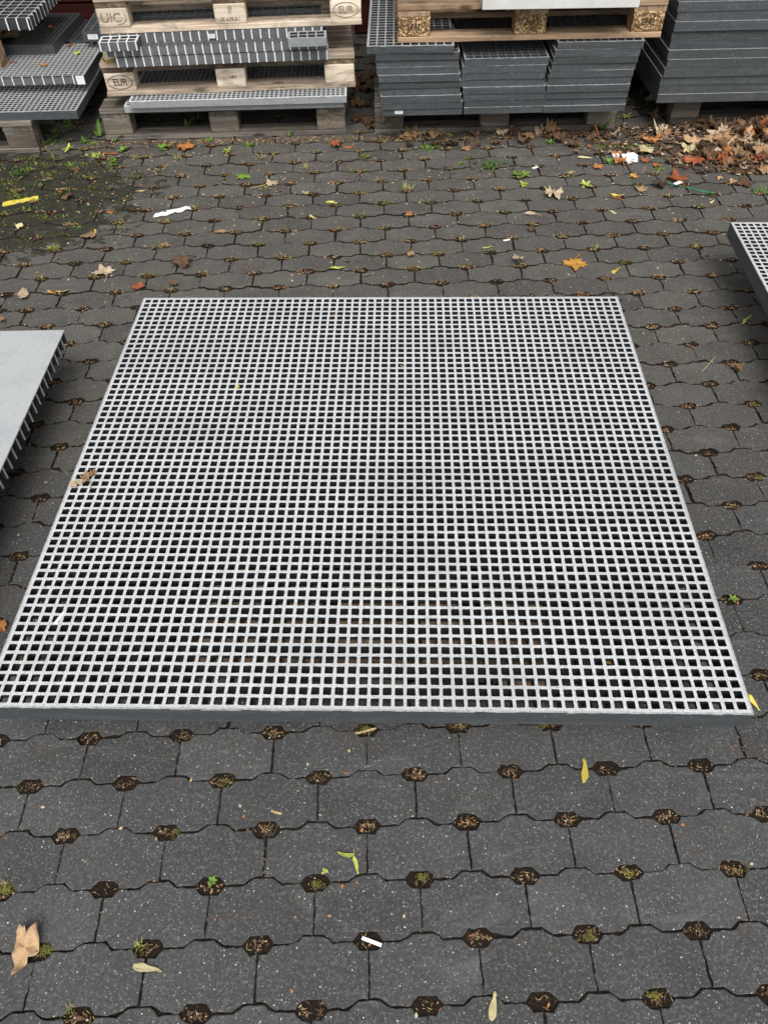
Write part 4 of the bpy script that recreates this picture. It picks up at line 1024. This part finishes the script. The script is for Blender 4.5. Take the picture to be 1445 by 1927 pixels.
WD = [
(98,268,0.075,'clump','green','spreading green weed beneath the overhanging light grating'),
(130,282,0.055,'rosette','lime','yellow-green rosette below the overhanging light grating'),
(176,270,0.050,'clump','fresh','feathery green weed left of the grimy pallet block'),
(60,300,0.060,'clump','moss','mossy tuft below the left edge block'),
(20,345,0.070,'clump','moss','mossy tuft above the yellow strip'),
(255,300,0.045,'grass','lime','small yellow-green grass before the grimy block'),
(470,275,0.040,'rosette','fresh','tiny green weed between the middle and right grimy blocks'),
(336,300,0.045,'grass','lime','thin grass below the orange-brown maple leaf'),
(300,325,0.050,'grass','moss','wispy tuft in a joint above the torn white paper'),
(575,318,0.045,'grass','lime','wispy yellow-green grass in an upper middle joint'),
(660,325,0.045,'grass','moss','wispy brown-green tuft in an upper middle joint'),
(68,264,.085,'stem','green','bushy green weed against the block at the left edge'),
(86,272,.050,'rosette','green','low green weed just right of the bushy one at the left'),
(115,257,.080,'stem','green','small green weed under the overhanging light grating, left'),
(142,250,.085,'stem','fresh','tall green weed under the overhanging light grating, right'),
(160,268,.050,'rosette','fresh','bright green rosette between the two back left stacks'),
(190,258,.095,'broad','green','broad-leaved weed beside the grimy left pallet block'),
(222,262,.085,'rosette','fresh','spiky green rosette touching the grimy left pallet block'),
(232,284,.055,'rosette','fresh','lower spiky green rosette in front of the grimy left block'),
(40,324,.085,'clump','green','flat dull green weed on the mossy patch'),
(181,293,.060,'clump','lime','yellow-green flat weed between mossy patch and left stack'),
(214,316,.065,'stem','fresh','pair of fresh green shoots left of the upper paving'),
(135,312,.035,'rosette','fresh','small green rosette on the mossy patch right side'),
(96,300,.060,'grass','moss','wispy grass tuft at the back of the mossy patch'),
(305,280,.060,'rosette','fresh','bright green weed before the left gap of the grimy pallet'),
(352,243,.060,'broad','green','single green leaf sprouting at the grimy pallet board'),
(408,245,.080,'grass','straw','dry straw tuft in front of the middle grimy block'),
(428,286,.045,'rosette','lime','yellow-green weed below the middle grimy block'),
(395,262+3,.040,'rosette','fresh','small green weed below the grimy pallet board'),
(545,258,.040,'broad','green','tiny sprout before the right gap of the grimy pallet'),
(620,244,.060,'broad','fresh','green leaf leaning on the stamped grimy block'),
(500,312+45,.060,'grass','fresh','green grass tuft in a joint, upper left of centre'),
(490,300,.050,'grass','lime','thin yellow-green grass in a joint, upper middle left'),
(690,298,.042,'rosette','fresh','green rosette in a joint below the gap between the stacks'),
(718,252,.050,'broad','fresh','green sprout at the left block of the pallet right of centre'),
(808,278,.080,'clump','fresh','spreading green weed before the left pile of narrow gratings'),
(846,256,.035,'rosette','fresh','tiny green weed before the pallet right of centre'),
(765,357,.060,'grass','lime','grass tuft in a paving hole, upper middle'),
(926,312,.110,'clump','green','large flat green weed with dead leaves, upper middle right'),
(972,331,.050,'rosette','fresh','left of two green rosettes right of the large flat weed'),
(988,331,.045,'rosette','fresh','right of two green rosettes beside the large flat weed'),
(984,349,.045,'rosette','lime','pale green rosette below the pair of rosettes'),
(1034,269,.045,'rosette','fresh','small round green weed before the right end of the pallet'),
(1100,350,.050,'rosette','lime','pale green star-shaped rosette right of the crumpled beige leaf'),
(1133,245,.150,'broad','green','tall plant with two broad leaves at the right pallet block'),
(1138,275,.060,'clump','fresh','feathery green weed below the broad-leaved plant'),
(1183,278,.065,'clump','fresh','feathery green weed left of the orange leaf'),
(1212,277,.055,'clump','lime','feathery green weed in front of the orange leaf'),
(1242,280,.060,'clump','green','dark green feathery weed at the left of the leaf heap'),
(1177,220,.045,'rosette','lime','small green weed at the back of the gap right of the narrow piles'),
(1145,306,.040,'rosette','fresh','small green weed under the small white scrap'),
(1240,318,.050,'clump','fresh','green weed above the green strap, left'),
(1345,302,.045,'rosette','fresh','green weed in the front of the leaf heap'),
(1378,322,.050,'clump','lime','yellow-green weed below the leaf heap'),
(1434,360,.070,'clump','green','dark green low weed at the right edge'),
(1440,308,.045,'rosette','green','small green weed at the right edge by the heap'),
(868,309,.035,'rosette','fresh','tiny green weed left of the large flat weed'),
(399,1659,.030,'rosette','fresh','fine green seedling in a paving hole at the lower left'),
(1378,1127,.036,'rosette','fresh','green seedling in a paving hole right of the grating front'),
(262,1778,.032,'grass','lime','thin yellow-green grass in a paving hole at the lower left'),
(132,1896,.036,'grass','fresh','small grass tuft in the bottom left paving hole'),
(8,1665,.034,'grass','lime','yellow-green grass in the paving hole at the left edge, lower'),
(612,1640,.018,'rosette','lime','tiny lime sprout in a paving hole at the lower middle'),
(95,470,.03,'rosette','fresh','tiny green weed in a hole at the left, below the folded tan leaf'),
(108,467,.03,'grass','lime','thin grass beside the folded tan leaf'),
]
for i, (px, py, s, k, c, lab) in enumerate(WD): weed(px, py, s*(.45 if py > 1100 else .72 if k == 'rosette' else .85), lab, k, c, i)
tag(mobj('plant_stem', *(lambda V, F: (box(V, F, -.003, .003, -.003, .003, 0, .075), (V, F))[1])([], []), MAT['rust'], loc=at(1128, 262, 0)), 'reddish bent stem beside the broad-leaved plant', 'stem').rotation_euler = (-.3, -.45, 0)

# ------------------------------------------------------------ crumbs and moss in the joints (nobody could count them)
rc = random.Random(2024)
def crumb_sheet(name, mats, gen, N, label, cat):
    V, F, MI = [], [], []
    for _ in range(N):
        g_ = gen()
        if not g_: continue
        x, y, z, L_, w_, h_, m_ = g_
        a_ = rc.uniform(0, 6.28); c_, s_ = math.cos(a_), math.sin(a_); b = len(V); tl = rc.gauss(0, .25)
        sk = rc.uniform(-.3, .3)
        for (u, v) in ((-.5, -.3), (.1, -.5), (.5, .1+sk), (-.1, .5)):
            lx, ly = u*L_, v*w_
            V.append((x+c_*lx-s_*ly, y+s_*lx+c_*ly, z+abs(u*L_*tl)+h_*.3))
        V.append((x, y, z+h_))
        for q in range(4): F.append((b+q, b+(q+1) % 4, b+4)); MI.append(m_)
        F.append((b+3, b+2, b+1, b)); MI.append(m_)
    o = mobj(name, V, F, mats, mi=MI); o['kind'] = 'stuff'; return tag(o, label, cat)
ct, st = math.cos(TH), math.sin(TH)
holes = []
for j in range(-2, 46):
    for i in range(-16, 17):
        X, Y = (i+.5*(j % 2))*A, j*PP; wx, wy = OX+ct*X-st*Y, OY+st*X+ct*Y
        if wy > 0 and abs(wx) < .75+.5*wy and wy < 4.2: holes.append((wx, wy))
mats_c = [MAT['straw'], MAT['brown'], MAT['dark'], MAT['tan'], MAT['grit_plate'], MAT['orange'], MAT['beige']]
hw = [1+.8*rc.random()+(.9 if h[1] > 2.4 else 0) for h in holes]
rich = {i: rc.random()**1.2 for i in range(len(holes))}
def gen_hole():
    i = rc.randrange(len(holes)); h = holes[i]
    near = h[1] < 1.2
    if rc.random() > .25+.75*rich[i]: return None
    sp = 1.35 if h[1] > 2.4 else 1
    x = h[0]+rc.gauss(0, .013*sp); y = h[1]+rc.gauss(0, .0065*sp)
    if sp == 1 and abs(x-h[0]) > .027 or abs(y-h[1]) > .0145*(1-max(0, abs(x-h[0])-.012)/.03): return None
    u = rc.random()
    if u < .22: m_, L_, w_ = 0, rc.uniform(.005, .016), rc.uniform(.0007, .0016)
    elif u < .58: m_, L_, w_ = 1, rc.uniform(.003, .012), rc.uniform(.001, .004)
    elif u < .80: m_, L_, w_ = 2, rc.uniform(.003, .010), rc.uniform(.002, .005)
    elif u < .90: m_, L_, w_ = 3, rc.uniform(.003, .009), rc.uniform(.002, .004)
    elif u < .945: m_, L_, w_ = 4, rc.uniform(.001, .0032), rc.uniform(.001, .003)
    elif u < .975: m_, L_, w_ = 5, rc.uniform(.003, .012), rc.uniform(.002, .005)
    else: m_, L_, w_ = 6, rc.uniform(.003, .010), rc.uniform(.002, .005)
    zz_ = -.006+rc.random()*.004+(.003 if h[1] > 2.4 else 0)
    if h[1] > 2.2: L_ *= 1.6; w_ *= 1.6; zz_ += .003
    return x, y, zz_, L_, w_, rc.uniform(.0005, .002), m_
crumb_sheet('leaf_crumbs', mats_c, gen_hole, 40000, 'brown and straw coloured leaf crumbs filling the paving holes', 'leaf crumbs')
def gen_joint():
    j = rc.randrange(-1, 40); i = rc.randrange(-16, 17); X0 = (i+.5*(j % 2))*A
    if rc.random() < .45: X, Y = X0+rc.gauss(0, .001), j*PP-rc.uniform(.02, .09)
    else:
        t_ = rc.uniform(.035, A-.035); yy = .0125 if abs(t_-A/2) < .02 else (0 if abs(t_-A/2) > .037 else .0067); X, Y = X0+t_, j*PP+yy+rc.gauss(0, .001)
    wx, wy = OX+ct*X-st*Y, OY+st*X+ct*Y
    if wy < 0.1 or abs(wx) > .75+.5*wy: return None
    if mnoise.noise(Vector((wx*3, wy*3, 5))) < -.05+.3*(wy < 2.2): return None
    m_ = rc.choice((0, 1, 1, 2, 3, 3, 5))
    return wx, wy, -.003, rc.uniform(.002, .009), rc.uniform(.001, .0025), .001, m_
crumb_sheet('joint_crumbs', mats_c, gen_joint, 15000, 'fine brown crumbs lying along the joints of the paving', 'leaf crumbs')
def gen_loose():
    y = rc.triangular(1.5, 4.0, 3.7) if rc.random() < .88 else rc.uniform(.2, 2); x = rc.uniform(-1, 1)*(.75+.5*y)
    if mnoise.noise(Vector((x*2, y*2, 9)))+(.25 if y > 3.2 else -.05) < rc.uniform(-.3, .4): return None
    m_ = rc.choice((0, 1, 3, 3, 4, 6, 6, 5)); s = rc.uniform(.002, (.007 if m_ != 4 else .0035)*(1.5 if y > 2.6 else 1))
    return x, y, .001, s*1.5, s, .0012, m_
crumb_sheet('loose_crumbs', mats_c, gen_loose, 4500, 'small leaf bits and pale grit scattered over the paving', 'leaf crumbs')
def gen_heap():
    x = rc.triangular(.85, 2.3, 1.7); y = rc.uniform(3.1, 3.95)
    e_ = 3.62-max(0, x-1.1)*.42+.12*mnoise.noise(Vector((x*4, y*4, 1)))
    if y < e_: return None
    m_ = rc.choice((1, 1, 2, 2, 2, 2, 3, 1, 6)); s = rc.uniform(.006, .022)
    return x, y, .001+rc.random()*.012, s*1.4, s, rc.uniform(.002, .008), m_
crumb_sheet('leaf_litter', mats_c, gen_heap, 3800, 'broken brown leaf litter under the heap of leaves', 'leaf litter')
def gen_edge():
    x = rc.uniform(-1.4, 1.25); y = 3.905-abs(rc.gauss(0, .035))
    m_ = rc.choice((0, 1, 1, 2, 3, 5, 6)); s = rc.uniform(.003, .012)
    return x, y, .001, s*1.5, s*.8, .002, m_
crumb_sheet('edge_litter', mats_c, gen_edge, 1500, 'leaf bits collected along the feet of the pallets', 'leaf litter')
# moss and short grass in the back joints
V, F, MI = [], [], []
for i, h in enumerate(holes):
    if h[1] < 2.6 or rc.random() > (.4 if h[0] > .6 else .75): continue
    for k in range(rc.randrange(6, 26)):
        blade(V, F, MI, h[0]+rc.gauss(0, .018), h[1]+rc.gauss(0, .007), rc.uniform(0, 6.28), rc.uniform(.006, .024), .0011, rc.uniform(.4, 1.4), rc.uniform(0, .5), rc.choice((0, 0, 1, 2)), -.001)
for _ in range(9000):
    x, y = rc.gauss(-1.8, .38), rc.gauss(3.35, .30)
    if mnoise.noise(Vector((x*9, y*16, 2))) < .16 or y < 2.75 or y > 3.75: continue
    blade(V, F, MI, x, y, rc.uniform(0, 6.28), rc.uniform(.006, .018), .0016, rc.uniform(.3, 1.2), .3, rc.choice((0, 0, 2)), 0)
o = mobj('moss', V, F, [MAT['moss'], MAT['straw'], MAT['fresh']], mi=MI); o['kind'] = 'stuff'; tag(o, 'moss and short grass growing in the paving joints at the back', 'moss')
V, F, MI = [], [], []
for (px, py, n_) in ((85, 1788, 200), (12, 1675, 160), (120, 1900, 50), (262, 1785, 40)):
    p = at(px, py, 0)
    for k in range(n_): blade(V, F, MI, p.x+rc.gauss(0, .008), p.y+rc.gauss(0, .005), rc.uniform(0, 6.28), rc.uniform(.002, .006), .0007, rc.uniform(.4, 1.4), .2, 0, -.004)
for h in holes:
    if h[1] < 2.4 and rc.random() < .16:
        ox_, oy_ = rc.uniform(-.02, .02), rc.uniform(-.006, .006)
        for k in range(rc.randrange(20, 90)): blade(V, F, MI, h[0]+ox_+rc.gauss(0, .006), h[1]+oy_+rc.gauss(0, .004), rc.uniform(0, 6.28), rc.uniform(.002, .006), .0007, rc.uniform(.4, 1.4), .2, 0, -.005)
o = mobj('moss', V, F, [MAT['moss']], mi=MI); o['kind'] = 'stuff'; tag(o, 'yellow-green moss cushions in the front left paving holes', 'moss')
